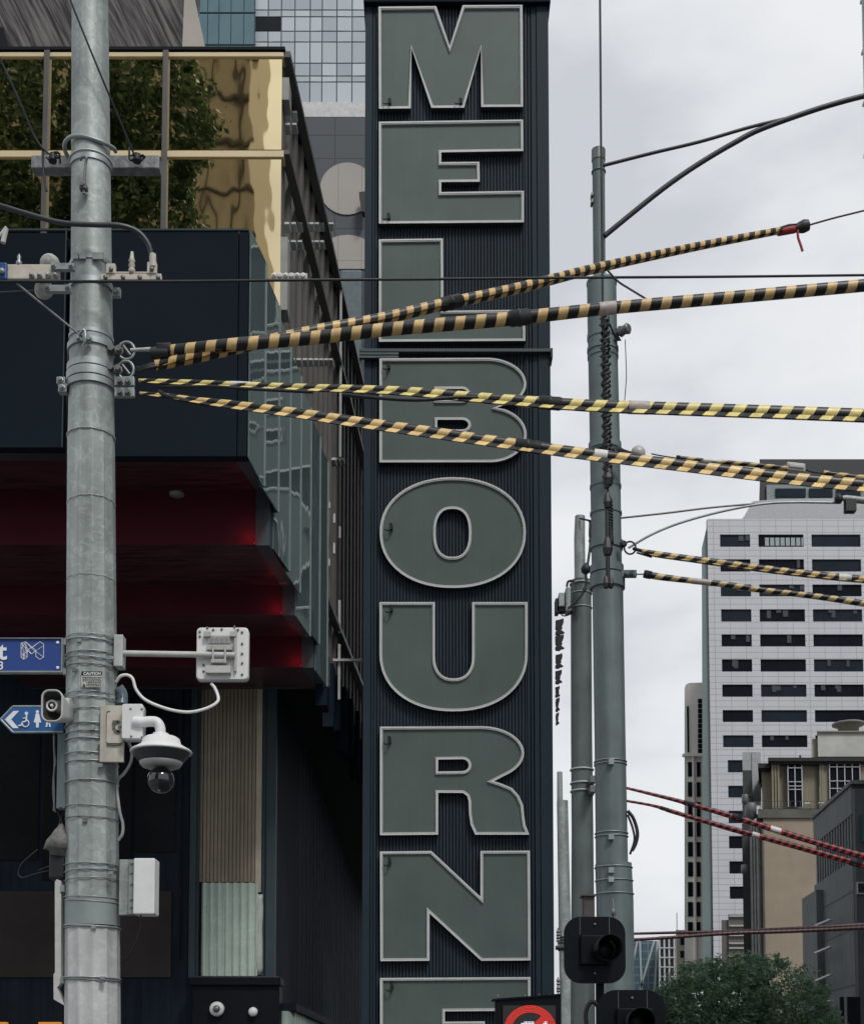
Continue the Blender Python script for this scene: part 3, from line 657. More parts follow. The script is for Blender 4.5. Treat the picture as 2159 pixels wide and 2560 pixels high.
g = MB(); g.sbox(1898,2330,1148,1216,D+8,14); g.prism([P(1900,1148,D+7.9),P(1907,1148,D+7.9),P(1918,1262,D+7.9),P(1896,1262,D+7.9)], (4.4,14,0)); g.build('penthouse', mat('black_penthouse', (.010,.012,.016), .5), wt)
g = MB(); g.sbox(1915,2330,1212,1262,D+7.5,12); pw_ = g.build('penthouse_wall', mat('penthouse_grey', (.17,.20,.20), .5), wt)
g = MB()
for a, c in ((1938,2013),(2022,2080),(2090,2150)): g.pbox(a, c, 1221, 1242, D+7.2, .25)
g.each('penthouse_window', wm[1], wt)
# narrow tan tower left of it
D = 236
nt_ = thing('narrow_tan_tower', 'narrow beige concrete tower tucked behind the white office tower', 'building', P(1740,2400,D))
g = MB(); pts_ = [P(1710,2460,D),P(1710,1720,D),P(1714,1711,D),P(1722,1707,D),P(1765,1706,D),P(1765,2460,D)]
g.prism(pts_, (5,20,0)); g.build('wall', mat('beige_concrete', (.70,.665,.61), .8, 0, .12, .12), nt_)
for k in range(11):
    y0_ = 1747+k*12.5; g = MB(); g.pbox(1744,1757,y0_,y0_+10,D-.2,.3); g.build('window', wm[0], nt_)
g = MB(); g.pbox(1717,1721,1765,1880,D-.2,.3); g.build('window', wm[0], nt_)
for k in range(9):
    y0_ = 1905+k*50
    for (a, c) in ((1719,1731),(1741,1750)):
        g = MB(); g.pbox(a, c, y0_, y0_+36, D-.2, .3); g.build('window', wm[0], nt_)
g = MB(); g.pbox(1733,1737,1890,2400,D-.6,.7); g.pbox(1706,1765,1884,1890,D-.8,.9); g.each('pilaster', bpy.data.materials['beige_concrete'], nt_)
# low brown striped block
D = 170
lb = thing('low_striped_block', 'small brown block with pale floor bands behind the tree', 'building', P(1830,2400,D))
g = MB(); g.sbox(1820,1872,2286,2440,D,10); g.sbox(1803,1822,2300,2440,D+.3,9); g.build('wall', mat('brown_block', (.10,.092,.08), .7), lb)
g = MB()
for py in (2288,2312,2336,2356,2368,2388): g.pbox(1822,1868,py,py+4,D-.3,.4)
g.each('floor_band', mat('pale_band', (.32,.33,.32), .7), lb)
# far glass tower with diagonal braces
D = 300
fg = thing('far_glass_building', 'distant blue glass building with white diagonal braces, low beside the right pole', 'building', P(1615,2500,D))
g = MB(); g.sbox(1570,1647,2352,2640,D,20); g.build('glass_wall', grid_mat('blue_far_glass', (.07,.12,.15), (.16,.2,.22), M2(18,D), M2(20,D), .25, .2), fg)
g = MB()
for a, c in ((1596,1618),(1632,1612),(1590,1580),(1640,1650)): g.prism([P(a,2352,D-.3),P(a+5,2352,D-.3),P(c-12,2480,D-.3),P(c-17,2480,D-.3)], (0,.25,0))
g.each('brace', mat('pale_brace', (.33,.38,.40), .6), fg)
D = 280
wg = thing('white_grid_building', 'distant black-windowed building with white frame grid beside the far glass building', 'building', P(1668,2500,D))
g = MB(); g.sbox(1647,1690,2342,2640,D,20); g.build('wall', mat('grid_building_dark', (.03,.032,.038), .4), wg)
g = MB()
for px in (1647,1659,1671,1684): g.pbox(px, px+4, 2342, 2600, D-.4, .4)
for py in (2340,2368,2392,2416,2440): g.pbox(1647,1690,py,py+3,D-.5,.1)
g.build('white_frame', mat('white_frame', (.5,.51,.52), .6), wg)
D = 255
tb = thing('beige_corner_block', 'distant beige block with small windows at the foot of the narrow tower', 'building', P(1705,2500,D))
g = MB(); g.sbox(1690,1722,2325,2600,D,18); g.build('wall', mat('beige_block', (.25,.225,.2), .8), tb)
for k in range(3):
    g = MB(); g.pbox(1700,1710,2345+k*32,2362+k*32,D-.2,.3); g.build('window', wm[0], tb)
g = MB(); q = P(1691,2325,D); g.tube([q, P(1691,2282,D)], .07, 6); g.build('antenna', M['wire'], tb)

# ---------------------------------------------------------------- tan rendered building with corniced penthouse
z3c = lambda x, y: (1750+x*.2391, 1800+y*.2391)
D = 112
cb_ = thing('rendered_tan_building', 'tan rendered building with a dark-corniced penthouse in front of the white office tower', 'building', P(1990,2500,D))
def zb(mb, xa, xb, ya, yb_, D, th, m=0): a = z3c(xa, ya); c = z3c(xb, yb_); mb.sbox(a[0], c[0], a[1], c[1], D, th, m)
ren = mat('tan_render', (.31,.258,.195), .85, 0, .12, .5, .1, 4, streak=.04); ren2 = mat('khaki_render', (.23,.205,.155), .85, 0, .12, .35, streak=.15)
g = MB(); zb(g, 672, 1500, 1025, 3400, D, 10); g.build('wall', ren, cb_)
g = MB(); zb(g, 600, 671, 985, 3400, D+.5, 10); zb(g, 1372, 1900, 930, 1024, D+.2, 10); zb(g, 600, 1371, 930, 1022, D-.2, 10); g.build('parapet', mat('weathered_grey_coping', (.105,.105,.09), .85, 0, .3, .5), cb_)
g = MB(); zb(g, 740, 1242, 460, 925, D+3, 8); zb(g, 1252, 1900, 460, 925, D+2.6, 8); zb(g, 640, 738, 525, 925, D+3.6, 8); g.build('penthouse_wall', ren2, cb_)
g = MB(); zb(g, 705, 1900, 392, 428, D+2.0, 9); zb(g, 725, 1900, 429, 460, D+2.3, 9); zb(g, 600, 722, 452, 500, D+2.8, 8); zb(g, 625, 722, 501, 528, D+3.1, 8); g.build('cornice', mat('sooty_cornice', (.022,.021,.020), .8), cb_)
g = MB()
for xa in (745,775,805,1244,1268): zb(g, xa, xa+20, 461, 925, D+2.5, .4)
g.each('pilaster', ren2, cb_)
fr = mat('white_window_frame', (.42,.43,.45), .6)
for (xa, xb, ya, yb_, nx, ny) in ((915,1062,475,910,2,[500,645,690,725]), (1350,1668,460,910,4,[490,637,715])):
    g = MB(); zb(g, xa, xb, ya, yb_, D+2.45, .1); w = g.build('window', wm[0], cb_)
    g = MB()
    for i in range(nx+1): x = xa+(xb-xa)*i/nx; zb(g, x-5, x+5, ya, yb_, D+2.35, .09)
    for y in ny: zb(g, xa, xb, y-4, y+4, D+2.32, .02)
    g.build('frame', fr, w)
g = MB(); zb(g, 620, 1460, 846, 850, D-.25, .04); zb(g, 620, 1460, 905, 909, D-.25, .04)
for x in range(620, 1470, 105): zb(g, x, x+5, 846, 930, D-.27, .06)
g.build('balcony_rail', mat('dark_green_rail', (.03,.045,.043), .5), cb_)
g = MB(); zb(g, 1090, 1150, 862, 880, D-.1, .4); zb(g, 1230, 1280, 862, 872, D-.1, .4); g.each('balcony_table', M['white_plastic'], cb_)
g = MB(); zb(g, 1225, 1900, 128, 382, D+4, 6); g.build('plant_room', mat('whitewashed_plant_room', (.42,.42,.40), .8, 0, .15, .6, .1, 5), cb_)
g = MB(); zb(g, 1165, 1222, 195, 390, D+4.4, 4); zb(g, 1215, 1900, 112, 127, D+3.8, 6); g.build('plant_room_edge', ren2, cb_)
g = MB(); a = z3c(1600,80); q = P(a[0],a[1],D+4); g.lathe(q+Vector((0,1.5,-.4)), [(.8,0),(.95,1.0),(1.4,1.0),(1.4,1.15),(0.01,1.15)], 14); g.build('roof_vent', mat('aged_vent', (.2,.2,.19), .7), cb_)
g = MB(); zb(g, 1030, 1052, 368, 400, D+2.1, .5); g.build('roof_light', M['black'], cb_)
g = MB(); zb(g, 440, 538, 525, 800, D+4.5, 5); zb(g, 438, 535, 800, 1085, D+4.6, 5); zb(g, 450, 600, 1085, 3400, D+4.2, 5); g.each('rear_wing', mat('dark_rear_wing', (.045,.05,.05), .7, 0, .25, .4), cb_)
g = MB(); zb(g, 440, 628, 335, 826, D+9, 3); zb(g, 540, 630, 335, 850, D+8.9, .05); g.build('lift_shaft', mat('pale_lift_shaft', (.33,.34,.35), .7), cb_)
g = MB()
for (x, y, r, l) in ((500,800,36,.9),(560,930,62,1.6),(490,1540,34,1.2)):
    a = z3c(x,y); q = P(a[0],a[1],D-.4); R = r*.2391*D/F; g.lathe(q+Vector((0,1.2,-R)), [(R*.3,-R*.6),(R,0),(R,2.2*R),(R*.8,2.5*R),(0.01,2.6*R)], 16)
for x in (530,560,590,655): a = z3c(x,1500); q = P(a[0],a[1],D-.3); g.tube([(q.x,D-.3,.2),(q.x,D-.3,P(0,2060,D).z)], .09, 8)
g.each('duct', mat('dull_duct_metal', (.12,.13,.13), .5, .4, .3, 1), cb_)

# ---------------------------------------------------------------- grey concrete building, bottom right (wall runs along the street)
rx = lambda Y: .0641*Y + 19.6
gc = thing('grey_concrete_building', 'grey concrete building with narrow vertical slots at the bottom right', 'building', (26, 85, 0))
zr = P(0,1963,80).z
con = mat('grey_concrete', (.145,.16,.16), .85, 0, .2, .4, .15, 5, streak=.2); cond = mat('dark_concrete', (.085,.095,.105), .85, 0, .2, .4)
def side(mb, Y0, Y1, z0, z1, pr=0.0, dep=6, m=0): mb.prism([(rx(Y0)-pr,Y0,z0),(rx(Y1)-pr,Y1,z0),(rx(Y1)+dep,Y1,z0),(rx(Y0)+dep,Y0,z0)], (0,0,z1-z0), m)
zs1, zs0 = P(0,2035,80).z, P(0,2150,80).z
g = MB(); side(g, 80, 90.6, 0, zs0); side(g, 80, 90.6, zs1, zr); side(g, 80, 90.6, zs0, zs1, -.5, 5.5); side(g, 88, 92.5, 0, P(0,2240,91).z, .45); g.build('wall', con, gc)
g = MB(); Y = 80.3
while Y < 90.2: side(g, Y, Y+.32, zs0, zs1, -.02, .45); Y += .72
g.build('slot_fin', con, gc)
g = MB(); g.box(rx(80)+.02, 34, 79.5, 79.98, 0, zr-.3); g.build('front_wall', cond, gc)
g = MB(); side(g, 79.6, 90.7, zr, zr+.22, .12); g.build('roof_coping', con, gc)
g = MB()
for z_ in (P(0,2250,84).z, P(0,2340,84).z, 7.2, 4.9): side(g, 80.1, 90.5, z_, z_+.05, .02, .1)
g.each('wall_joint', cond, gc)
for py in (2302,2370,2440,2505):
    g = MB(); g.prism([P(2034,py+10,87.5),P(2072,py-6,82.5),P(2072,py-2,82.5),P(2034,py+14,87.5)], (.25,0,0)); g.build('light_batten', mat('pale_batten_%d' % py, (.5,.52,.54), .5), gc)
g = MB(); g.pbox(2143,2159,2207,2233,79.4,.12); w = g.build('window', M['black'], gc)
g = MB(); g.pbox(2141,2143.5,2205,2235,79.36,.1); g.pbox(2143.5,2162,2205,2208,79.36,.1); g.pbox(2143.5,2162,2232,2235,79.36,.1); g.build('frame', fr, w)
g = MB(); g.pbox(2152,2200,2038,2105,79.4,.1); g.build('teal_screen', mat('teal_sheet', (.02,.10,.10), .4), gc)
for (a, c) in ((2100,2110),(2118,2150)):
    g = MB(); g.pbox(a, c, 2492, 2640, 79.4-(.0), .15); g.build('doorway', M['dark_cap'], gc)

# ---------------------------------------------------------------- building along the right side of the street (its edge shows at the frame's top right; seen in the glass reflections)
SX = P(2154,0,70).x
sb = thing('street_side_building', 'sliver of a grey-green glass building at the right edge of the picture', 'building', (24, 45, 0))
g = MB(); g.prism([(22.3,6,0),(SX,70,0),(38,70,0),(38,6,0)], (0,0,75)); g.build('wall', mat('side_street_glass', (.26,.31,.32), .6, 0, .2, .2), sb)
g = MB(); k = 1.5
while k < 75: g.prism([(22.15,5.9,k),(SX-.1,70.12,k),(38,70.1,k),(38,5.9,k)], (0,0,.16)); k += 2.9
for i in range(16):
    Y = 6.5+i*4.2; X = 22.25+(Y-6)/64*(SX-22.3); g.box(X-.1, X+.3, Y, Y+.16, .2, 74.9)
g.build('floor_band', mat('pale_spandrel', (.55,.58,.57), .6), sb)
# building behind the camera, left: seen only as the reflection in the gold glass
ob = thing('reflected_office_block', 'tan office block with dark joints, reflected in the gold glass', 'building', (-30, -62, 0))
g = MB(); g.box(-58, -16.5, -75, -60, 0, 104); g.build('wall', mat('tan_reflected_facade', (.27,.23,.17), .7), ob)
g = MB(); z_ = 1.0
while z_ < 104: g.box(-58.1, -16.4, -60.05, -59.7, z_, z_+.30); z_ += 4.3
for i in range(20):
    x = -58+i*2.1; g.box(x, x+(.32 if i % 2 else .15), -60.06, -59.75, 0, 103.9)
g.build('joint', mat('dark_joint', (.03,.026,.02), .7), ob)

# ---------------------------------------------------------------- trees
def leaf_mat(name, c0, c1):
    m = bpy.data.materials.new(name); m.use_nodes = True; n = m.node_tree.nodes; l = m.node_tree.links; b = n['Principled BSDF']
    g = n.new('ShaderNodeNewGeometry'); r = n.new('ShaderNodeValToRGB'); r.color_ramp.elements[0].color = (*c0,1); r.color_ramp.elements[1].color = (*c1,1)
    l.new(g.outputs['Random Per Island'], r.inputs[0]); l.new(r.outputs[0], b.inputs['Base Color']); b.inputs['Roughness'].default_value = .5
    tr = n.new('ShaderNodeBsdfTranslucent'); l.new(r.outputs[0], tr.inputs[0]); mx = n.new('ShaderNodeMixShader'); mx.inputs[0].default_value = .38
    l.new(b.outputs[0], mx.inputs[1]); l.new(tr.outputs[0], mx.inputs[2]); l.new(mx.outputs[0], n['Material Output'].inputs['Surface'])
    return m
bark = mat('plane_tree_bark', (.12,.11,.09), .9, 0, .3, 4, .3)
def tree(name, label, base, h_tr, lobes, nleaf, size, lm, seed, group=None):
    rr = random.Random(seed); t = thing(name, label, 'tree', base)
    tb_ = MB(); top = Vector((base[0], base[1], h_tr)); tb_.tube(spline([Vector(base), Vector(base)+Vector((.1,0,h_tr*.5)), top], 5), [.24-.012*i for i in range(11)], 12)
    for c, rad in lobes:
        mid = (top+Vector(c))/2+Vector((rr.uniform(-.3,.3), rr.uniform(-.3,.3), .1)); sp_ = spline([top-Vector((0,0,.3)), mid, c], 5)
        tb_.tube(sp_, [.11-.008*i for i in range(len(sp_))], 7)
    tb_.build('trunk', bark, t)
    cr_ = MB(); tot = sum(r[0]*r[2] for _, r in lobes)
    for c, rad in lobes:
        c = Vector(c); nclump = int(nleaf*rad[0]*rad[2]/tot/16)
        for _ in range(nclump):
            while True:
                d = Vector([rr.uniform(-1,1) for _ in range(3)])
                if .1 < d.length < 1: break
            d = d.normalized()*(d.length**.42)
            if rr.random() < .12: d *= 1.12
            cc = c+Vector((d.x*rad[0], d.y*rad[1], d.z*rad[2])); sc_ = rr.uniform(.7,1.3)
            for _ in range(16):
                p = cc+Vector([rr.gauss(0,size*1.25) for _ in range(3)]); nn = (Vector([rr.gauss(0,1) for _ in range(3)])+d*1.1+Vector((0,0,.5))).normalized()
                u = nn.orthogonal().normalized(); a = rr.uniform(0,6.28); w = nn.cross(u); u, w = u*math.cos(a)+w*math.sin(a), w*math.cos(a)-u*math.sin(a)
                s_ = size*sc_*rr.uniform(.6,1.2); i = cr_.pts([p-u*s_, p-w*s_*.55+nn*s_*.1, p+u*s_, p+w*s_*.55+nn*s_*.1]); cr_.face((i,i+1,i+2,i+3))
    cr_.build('crown', lm, t, recalc=False); return t
lm1 = leaf_mat('plane_leaf', (.08,.17,.10), (.32,.48,.30)); lm2 = leaf_mat('reflected_leaf', (.014,.036,.022), (.12,.20,.09))
D = 60
tree('street_tree', 'bushy dark green tree at the bottom right in front of the grey building', (P(1830,2560,D).x, D, .1), 3.0,
     [(tuple(P(1775,2520,D)), (2.5,2.4,2.15)), (tuple(P(1905,2500,D)), (2.6,2.4,1.95)), (tuple(P(1690,2535,D+.5)), (1.5,1.6,1.5)), (tuple(P(1985,2560,D)), (1.9,1.9,1.8)), (tuple(P(1800,2610,D)), (3.4,2.6,1.9)), (tuple(P(1640,2560,D+1)), (.9,1,1.2)), (tuple(P(1850,2440,D)), (1.4,1.5,.95)), (tuple(P(1745,2440,D)), (.9,1.1,.7)), (tuple(P(2060,2600,D)), (1.2,1.3,1.0))],
     42000, .085, lm1, 5)
tree('plane_tree', 'tall leafy street tree whose crown is reflected in the gold glass', (-13.5, 20, .12), 18,
     [((-8.6,20,31),(1.9,2.2,2.2)), ((-9.0,19.5,27.6),(2.0,2.4,2.2)), ((-8.3,20.5,24.8),(1.5,2,1.5)), ((-12,20,30),(3,2.6,3.6)), ((-12.5,20,25),(3,2.6,3)), ((-16,20,28),(3,3,4)), ((-11,20,22.5),(2.2,2.2,1.6)), ((-15.5,20,23),(3,2.6,2.6))],
     92000, .112, lm2, 9)
# ---------------------------------------------------------------- poles
z2 = lambda x, y, D: P(x*.40816, 560+y*.40816, D)
z4 = lambda x, y, D: P(x*.31746, 1560+y*.31746, D)
z5 = lambda x, y, D: P(x*.47619, 2000+y*.47619, D)
PD = 10.0
def col_tube(mb, rows, D, n=28, m=0, smooth=True, v0=0.0):
    """rows: (centre px, py, width px), a standing tube at depth D"""
    mb.tube([P(c, y, D) for c, y, w in rows], [M2(w/2, D) for c, y, w in rows], n, m, True, smooth, v0); return mb
def pole_at(rows, y):
    for (c0,y0,w0),(c1,y1,w1) in zip(rows, rows[1:]):
        if y0 <= y <= y1: t = (y-y0)/(y1-y0); return c0+(c1-c0)*t, w0+(w1-w0)*t
    return rows[-1][0], rows[-1][2]
LP = [(225,-60,92),(225.5,0,94),(229,640,103),(229,1092,118)]
LPb = [(228.5,1092,119),(229,1500,124),(231,2100,131),(232,2560,137),(234,3225,146)]
allL = LP[:-1]+LPb
LPc = (231.5, 2318, 134)
lp = thing('tram_pole', 'thick galvanised steel pole at the left with straps, signs and a camera on it', 'pole', (P(233,3225,PD).x, PD, .12))
g = MB(); col_tube(g, LP, PD, 36); g.build('upper_shaft', M['galv'], lp)
g = MB(); col_tube(g, LPb[:3] + [LPc], PD, 12, smooth=False, v0=.262); g.build('lower_shaft', M['galv'], lp)
g = MB(); col_tube(g, [(231.5,2320,135)]+LPb[3:], PD, 12, smooth=False, v0=.262); g.build('pale_base_shaft', mat('pale_zinc', (.47,.49,.48), .5, .2, .14, 3, .1, 30, streak=.15, blotch=.12), lp)
def ring(mb, rows, y, h, extra, D, sag=0.0, n=32, m=0):
    """band of height h px round a pole"""
    c, w = pole_at(rows, y); r = M2(w/2+extra, D); q0 = P(c, y+h/2, D); q1 = P(c, y-h/2, D)
    mb.tube([q0, q1], r, n, m, True); return mb
def strap(mb, rows, y, extra, D, tilt=0.0, r=.004, n=32):
    c, w = pole_at(rows, y); R = M2(w/2+extra, D); q = P(c, y, D)
    mb.tube([q+Vector((R*math.cos(2*math.pi*i/n), R*math.sin(2*math.pi*i/n), tilt*R*math.cos(2*math.pi*i/n+.6))) for i in range(n+1)], r, 6, closed=True); return mb
def bolt(mb, q, r=.014, L_=.03, axis='Y'):
    mb.lathe(q, [(r*1.5,0),(r*1.5,L_*.3),(r,L_*.3),(r,L_),(0.001,L_)], 6, axis=axis, smooth=False); return mb
g = MB()
for y, h, e_ in ((419,13,3.5),(669,10,3),(725,14,4),(850,9,2),(876,14,5),(928,16,5),(950,20,6),(972,16,6.5)): ring(g, allL, y, h, e_, PD)
g.each('clamp_band', M['band'], lp)
g = MB()
for y, e_, r, tl in ((408,4,.008,0),(1095,1.0,.005,0),(1262,.6,.003,.05),(1455,.4,.002,0)): strap(g, allL, y, e_, PD, tl, r)
g.each('seam', M['galv_light'], lp)
rr = random.Random(12)
for y, e_ in ((1602,2),(1612,2.4),(1645,2),(1657,2.6),(1676,2),(1744,2.2),(1758,2.4),(1787,2),(1822,2.4),(1842,2),(1858,2.2),(1893,2.2),(1914,1.5),(1962,1.6),(2022,1.6),(2052,1.6),(2166,2.4),(2183,2.4),(2204,2.5),(2247,2.5),(2256,2.2),(2318,2.2),(2322,1.8),(2446,1.8),(2452,1.5)):
    g = MB(); strap(g, allL, y, e_, PD, rr.uniform(-.08,.08), rr.choice([.004,.005,.0035,.006])); 
    c, w = pole_at(allL, y); q = P(c+rr.uniform(-.35,.42)*w, y, PD-M2(w/2+2,PD)*.97)
    if rr.random() < .5: g.box(q.x-.016, q.x+.016, q.y-.012, q.y+.01, q.z-.011, q.z+.013)
    g.each('steel_strap', M['band'] if rr.random() < .7 else M['bolt'], lp)
g = MB(); ring(g, allL, 2284, 66, 1.2, PD); g.build('reinforcing_sleeve', mat('grey_green_sleeve', (.25,.29,.285), .5, .2, .12, 5), lp)
g = MB(); g.pbox(182,196,632,646,9.835,.02); g.pbox(199,215,632,646,9.83,.02); g.pbox(232,259,631,647,9.83,.02); g.each('stencil_plate', mat('faded_stencil', (.24,.27,.27), .6), lp)
# welded cross bar with insulators and hook
cb = thing('cross_bar', 'short weathered steel cross bar strapped high on the left pole', 'bracket', P(229,405,PD+.2))
g = MB(); g.pbox(78,398,387,420,PD+.17,.10); g.build('bar', mat('mottled_steel', (.20,.215,.22), .6, .3, .45, 16, .3, 40), cb, bevel=.008)
g = MB()
for px in (132,343):
    q = P(px,396,PD+.10); rr = random.Random(px)
    for k in range(5): g.tube(spline([q+Vector([rr.uniform(-.06,.06), rr.uniform(-.03,.03), rr.uniform(-.03,.05)]) for _ in range(4)], 4), .007, 6)
    g.lathe(q+Vector((0,.0,-.03)), [(.03,0),(.035,.02),(.02,.04),(.03,.06),(0.001,.07)], 12)
g.tube(spline([P(108,372,PD+.08),P(108,410,PD+.08),P(112,450,PD+.08),P(117,478,PD+.08)],4), .010, 6)
g.tube(spline([P(323,368,PD+.08),P(324,398,PD+.08)],3), .008, 6)
g.each('wire_tie', M['wire'], cb)
g = MB(); c_, w_ = pole_at(allL, 376); R = M2(w_/2+16, PD); q = P(c_-2,376,PD)
g.tube([q+Vector((R*math.cos(math.radians(a)), R*math.sin(math.radians(a))*.8, .02*math.sin(math.radians(a)*2))) for a in range(-200,15,9)], .016, 8)
g.build('loop_pipe', M['band'], cb)
hk = thing('steel_hook', 'small steel hook and drop link on the left pole below the cross bar', 'hook', P(210,430,9.8))
g = MB(); g.tube(spline([P(202,400,9.80),P(206,393,9.77),P(217,395,9.76),P(214,412,9.77),P(210,470,9.78)],5), .010, 8); g.tube([P(213,405,9.79),P(212,472,9.79)], .006, 6); bolt(g, P(209,466,9.8), .018, .04); g.box(P(200,466,9.8).x,P(219,466,9.8).x,9.78,9.83,P(0,474,9.8).z,P(0,464,9.8).z); g.tube([P(210,472,9.8),P(210,485,9.8)], .012, 8)
g.build('hook', M['bolt'], hk)

# insulated span-wire arm on the left: white plate, discs, clamps, diagonal stay
sa = thing('span_wire_fitting', 'white insulated arm with two round discs clamped to the left side of the left pole', 'wire fitting', z2(200,300,PD))
g = MB(); a, c = z2(50,255,9.82), z2(368,345,9.82); g.box(a.x, c.x, 9.80, 9.84, c.z, a.z); g.build('plate', M['ivory'], sa, bevel=.006)
g = MB(); a, c = z2(-80,243,9.78), z2(46,345,9.78); g.box(a.x, c.x, 9.76, 9.80, c.z, a.z); g.build('blue_plate', mat('blue_enamel', (.012,.075,.24), .4), sa, bevel=.01)
for (x, y, r) in ((310,252,62),(275,410,60)):
    g = MB(); R = M2(r*.408, 9.9); g.lathe(z2(x,y,9.93), [(R,0),(R,.02),(R*.9,.045),(R*.5,.055),(R*.45,.08),(0.001,.085)], 28, axis='Y'); g.each('insulator_disc', M['insul'], sa)
for (x0, x1, y0, y1) in ((318,458,248,285),(282,438,382,420)):
    g = MB(); a, c = z2(x0,y0,9.79), z2(x1,y1,9.79); g.box(a.x, c.x, 9.77, 9.81, c.z, a.z); zz = (a.z+c.z)/2
    bolt(g, Vector((a.x+.02,9.77,zz)), .014, .03); bolt(g, Vector((c.x-.02,9.77,zz)), .014, .03); g.each('clamp_link', M['band'], sa)
g = MB()
for x in (198,247,298,346): g.lathe(z2(x,323,9.80), [(.021,0),(.021,.016),(.012,.022),(.012,.04),(0.001,.042)], 8, axis='Y')
g.lathe(z2(18,293,9.76), [(.022,0),(.022,.02),(0.001,.03)], 8, axis='Y'); g.lathe(z2(118,258,9.82), [(.022,0),(.022,.03),(.01,.05),(.016,.07),(0.001,.1)], 10)
g.each('bolt', M['band'], sa)
g = MB(); g.tube([z2(105,365,9.84), z2(505,690,9.80)], .008, 6); g.tube([z2(-60,420,9.9), z2(205,406,9.9)], .005, 6); g.build('stay_rod', M['bolt'], sa)
g = MB(); g.tube(spline([z2(470,700,9.8),z2(505,655,9.77),z2(520,650,9.77),z2(525,700,9.76),z2(515,745,9.78)],4), .011, 8); bolt(g, z2(550,712,9.81), .017, .04); bolt(g, z2(485,708,9.8), .012, .04); g.build('stay_shackle', M['band'], sa)
g = MB(); g.tube([P(8,607,9.9), P(16,572,9.9)], .02, 8); g.tube([P(-40,640,9.9), P(17,568,9.9)], .012, 8); tag(g.build('cable_end', M['grey_plastic']), 'pale cable end entering at the left edge above the blue plate', 'cable')
# right bracket with bolts
rb = thing('terminal_bracket', 'ivory bolted terminal bracket right of the left pole where the black cable lands', 'wire fitting', z2(800,320,PD))
g = MB(); a, c = z2(622,312,9.85), z2(992,350,9.85); g.box(a.x, c.x, 9.83, 9.87, c.z, a.z); a, c = z2(700,300,9.85), z2(912,311,9.85); g.box(a.x, c.x, 9.83, 9.87, c.z, a.z)
for (x0,x1,y0,y1) in ((655,710,250,311),(905,962,240,311)): a, c = z2(x0,y0,9.84), z2(x1,y1,9.84); g.box(a.x, c.x, 9.82, 9.86, c.z, a.z)
g.build('bracket', M['ivory'], rb, bevel=.005)
g = MB()
for x, y in ((683,280),(932,278),(648,330),(755,330),(858,330),(970,330)): g.lathe(z2(x,y,9.82), [(.017,0),(.017,.015),(.009,.02),(0.001,.022)], 8, axis='Y')
g.each('bolt', M['bolt'], rb)
g = MB(); g.lathe(z2(808,305,9.84), [(.02,0),(.026,.03),(.016,.05),(.026,.06),(.018,.09),(.026,.1),(.016,.12),(.01,.17),(0.001,.17)], 12); g.build('stud', M['ivory'], rb)
kb = thing('black_feed_cable', 'thick black cable curving past the left pole down to the ivory bracket', 'cable', z2(600,0,9.9))
g = MB(); g.tube(spline([P(-60,497,9.7),P(0,514,9.7),P(60,532,9.7),P(150,556,9.72),P(235,562,9.74),P(300,564,9.76),P(345,580,9.8),P(372,612,9.82),P(381,648,9.83)],8), .0185, 12); g.build('cable', mat('grey_black_cable', (.03,.035,.04), .38), kb)
g = MB(); g.tube([P(382,636,9.83),P(383,668,9.83)], .026, 10); strap_ = g; g.build('cable_lug', M['ivory'], kb)

# shackles / eye nuts on the right side of the bands
def shackle(x, y, label):
    t = thing('shackle', label, 'wire fitting', z2(x,y,PD))
    g = MB(); q = z2(x,y,9.98); R = .062
    g.tube([q+Vector((R*math.cos(a), 0, R*1.1*math.sin(a))) for a in [2*math.pi*i/20 for i in range(21)]], .011, 8, closed=True); g.build('ring', M['band'], t)
    g = MB(); a = z2(x-85,y+2,9.95); bolt(g, a, .026, .06); bolt(g, z2(x-40,y+6,9.93), .022, .06); g.tube([z2(x-105,y+4,10), z2(x-30,y+6,9.97)], .024, 8); g.tube([z2(x-20,y-30,9.97), z2(x+25,y+28,9.97)], .012, 8); g.build('clevis_bolt', M['bolt'], t)
    return t
s1 = shackle(775,776,'upper steel ring shackle right of the left pole, holding the fat striped cover')
s2 = shackle(770,893,'lower steel ring shackle right of the left pole, holding the rising striped cover')
g = MB(); g.tube([z2(800,772,9.97), z2(925,768,9.97)], [.012,.017], 10); g.build('turnbuckle', M['galv_light'], s1)
for (x, y, lb) in ((765,968,'upper two-bolt steel lug on the right of the left pole'),(765,1035,'lower two-bolt steel lug on the right of the left pole')):
    t = thing('clamp_lug', lb, 'wire fitting', z2(x,y,PD)); g = MB(); a, c = z2(x-60,y-28,9.93), z2(x+60,y+28,9.93); g.box(a.x, c.x, 9.91, 9.95, c.z, a.z); g.build('plate', M['band'], t, bevel=.005)
    g = MB(); bolt(g, z2(x-28,y,9.91), .017, .035); bolt(g, z2(x+20,y,9.91), .017, .035); g.each('bolt', M['bolt'], t)
for k, (x0, x1, y0, y1) in enumerate(((352,403,943,985),(362,413,985,1035))):
    g = MB(); a, c = z2(x0,y0,9.93), z2(x1,y1,9.93); g.box(a.x, c.x, 9.91, 9.97, c.z, a.z); bolt(g, Vector(((a.x+c.x)/2,9.91,(a.z+c.z)/2)), .016, .03)
    tag(g.build('clamp_ear', M['band'], bevel=.004), '%s of the two small bolted clamp ears left of the left pole' % ('upper','lower')[k], 'wire fitting')
g = MB(); a = z2(715,425,9.95); g.box(a.x-.03, a.x+.03, 9.93, 9.97, a.z-.03, a.z+.035); bolt(g, a, .02, .05); tag(g.build('clamp_ear', M['band']), 'small bolted clamp ear on the right of the left pole just under the ivory bracket', 'wire fitting')

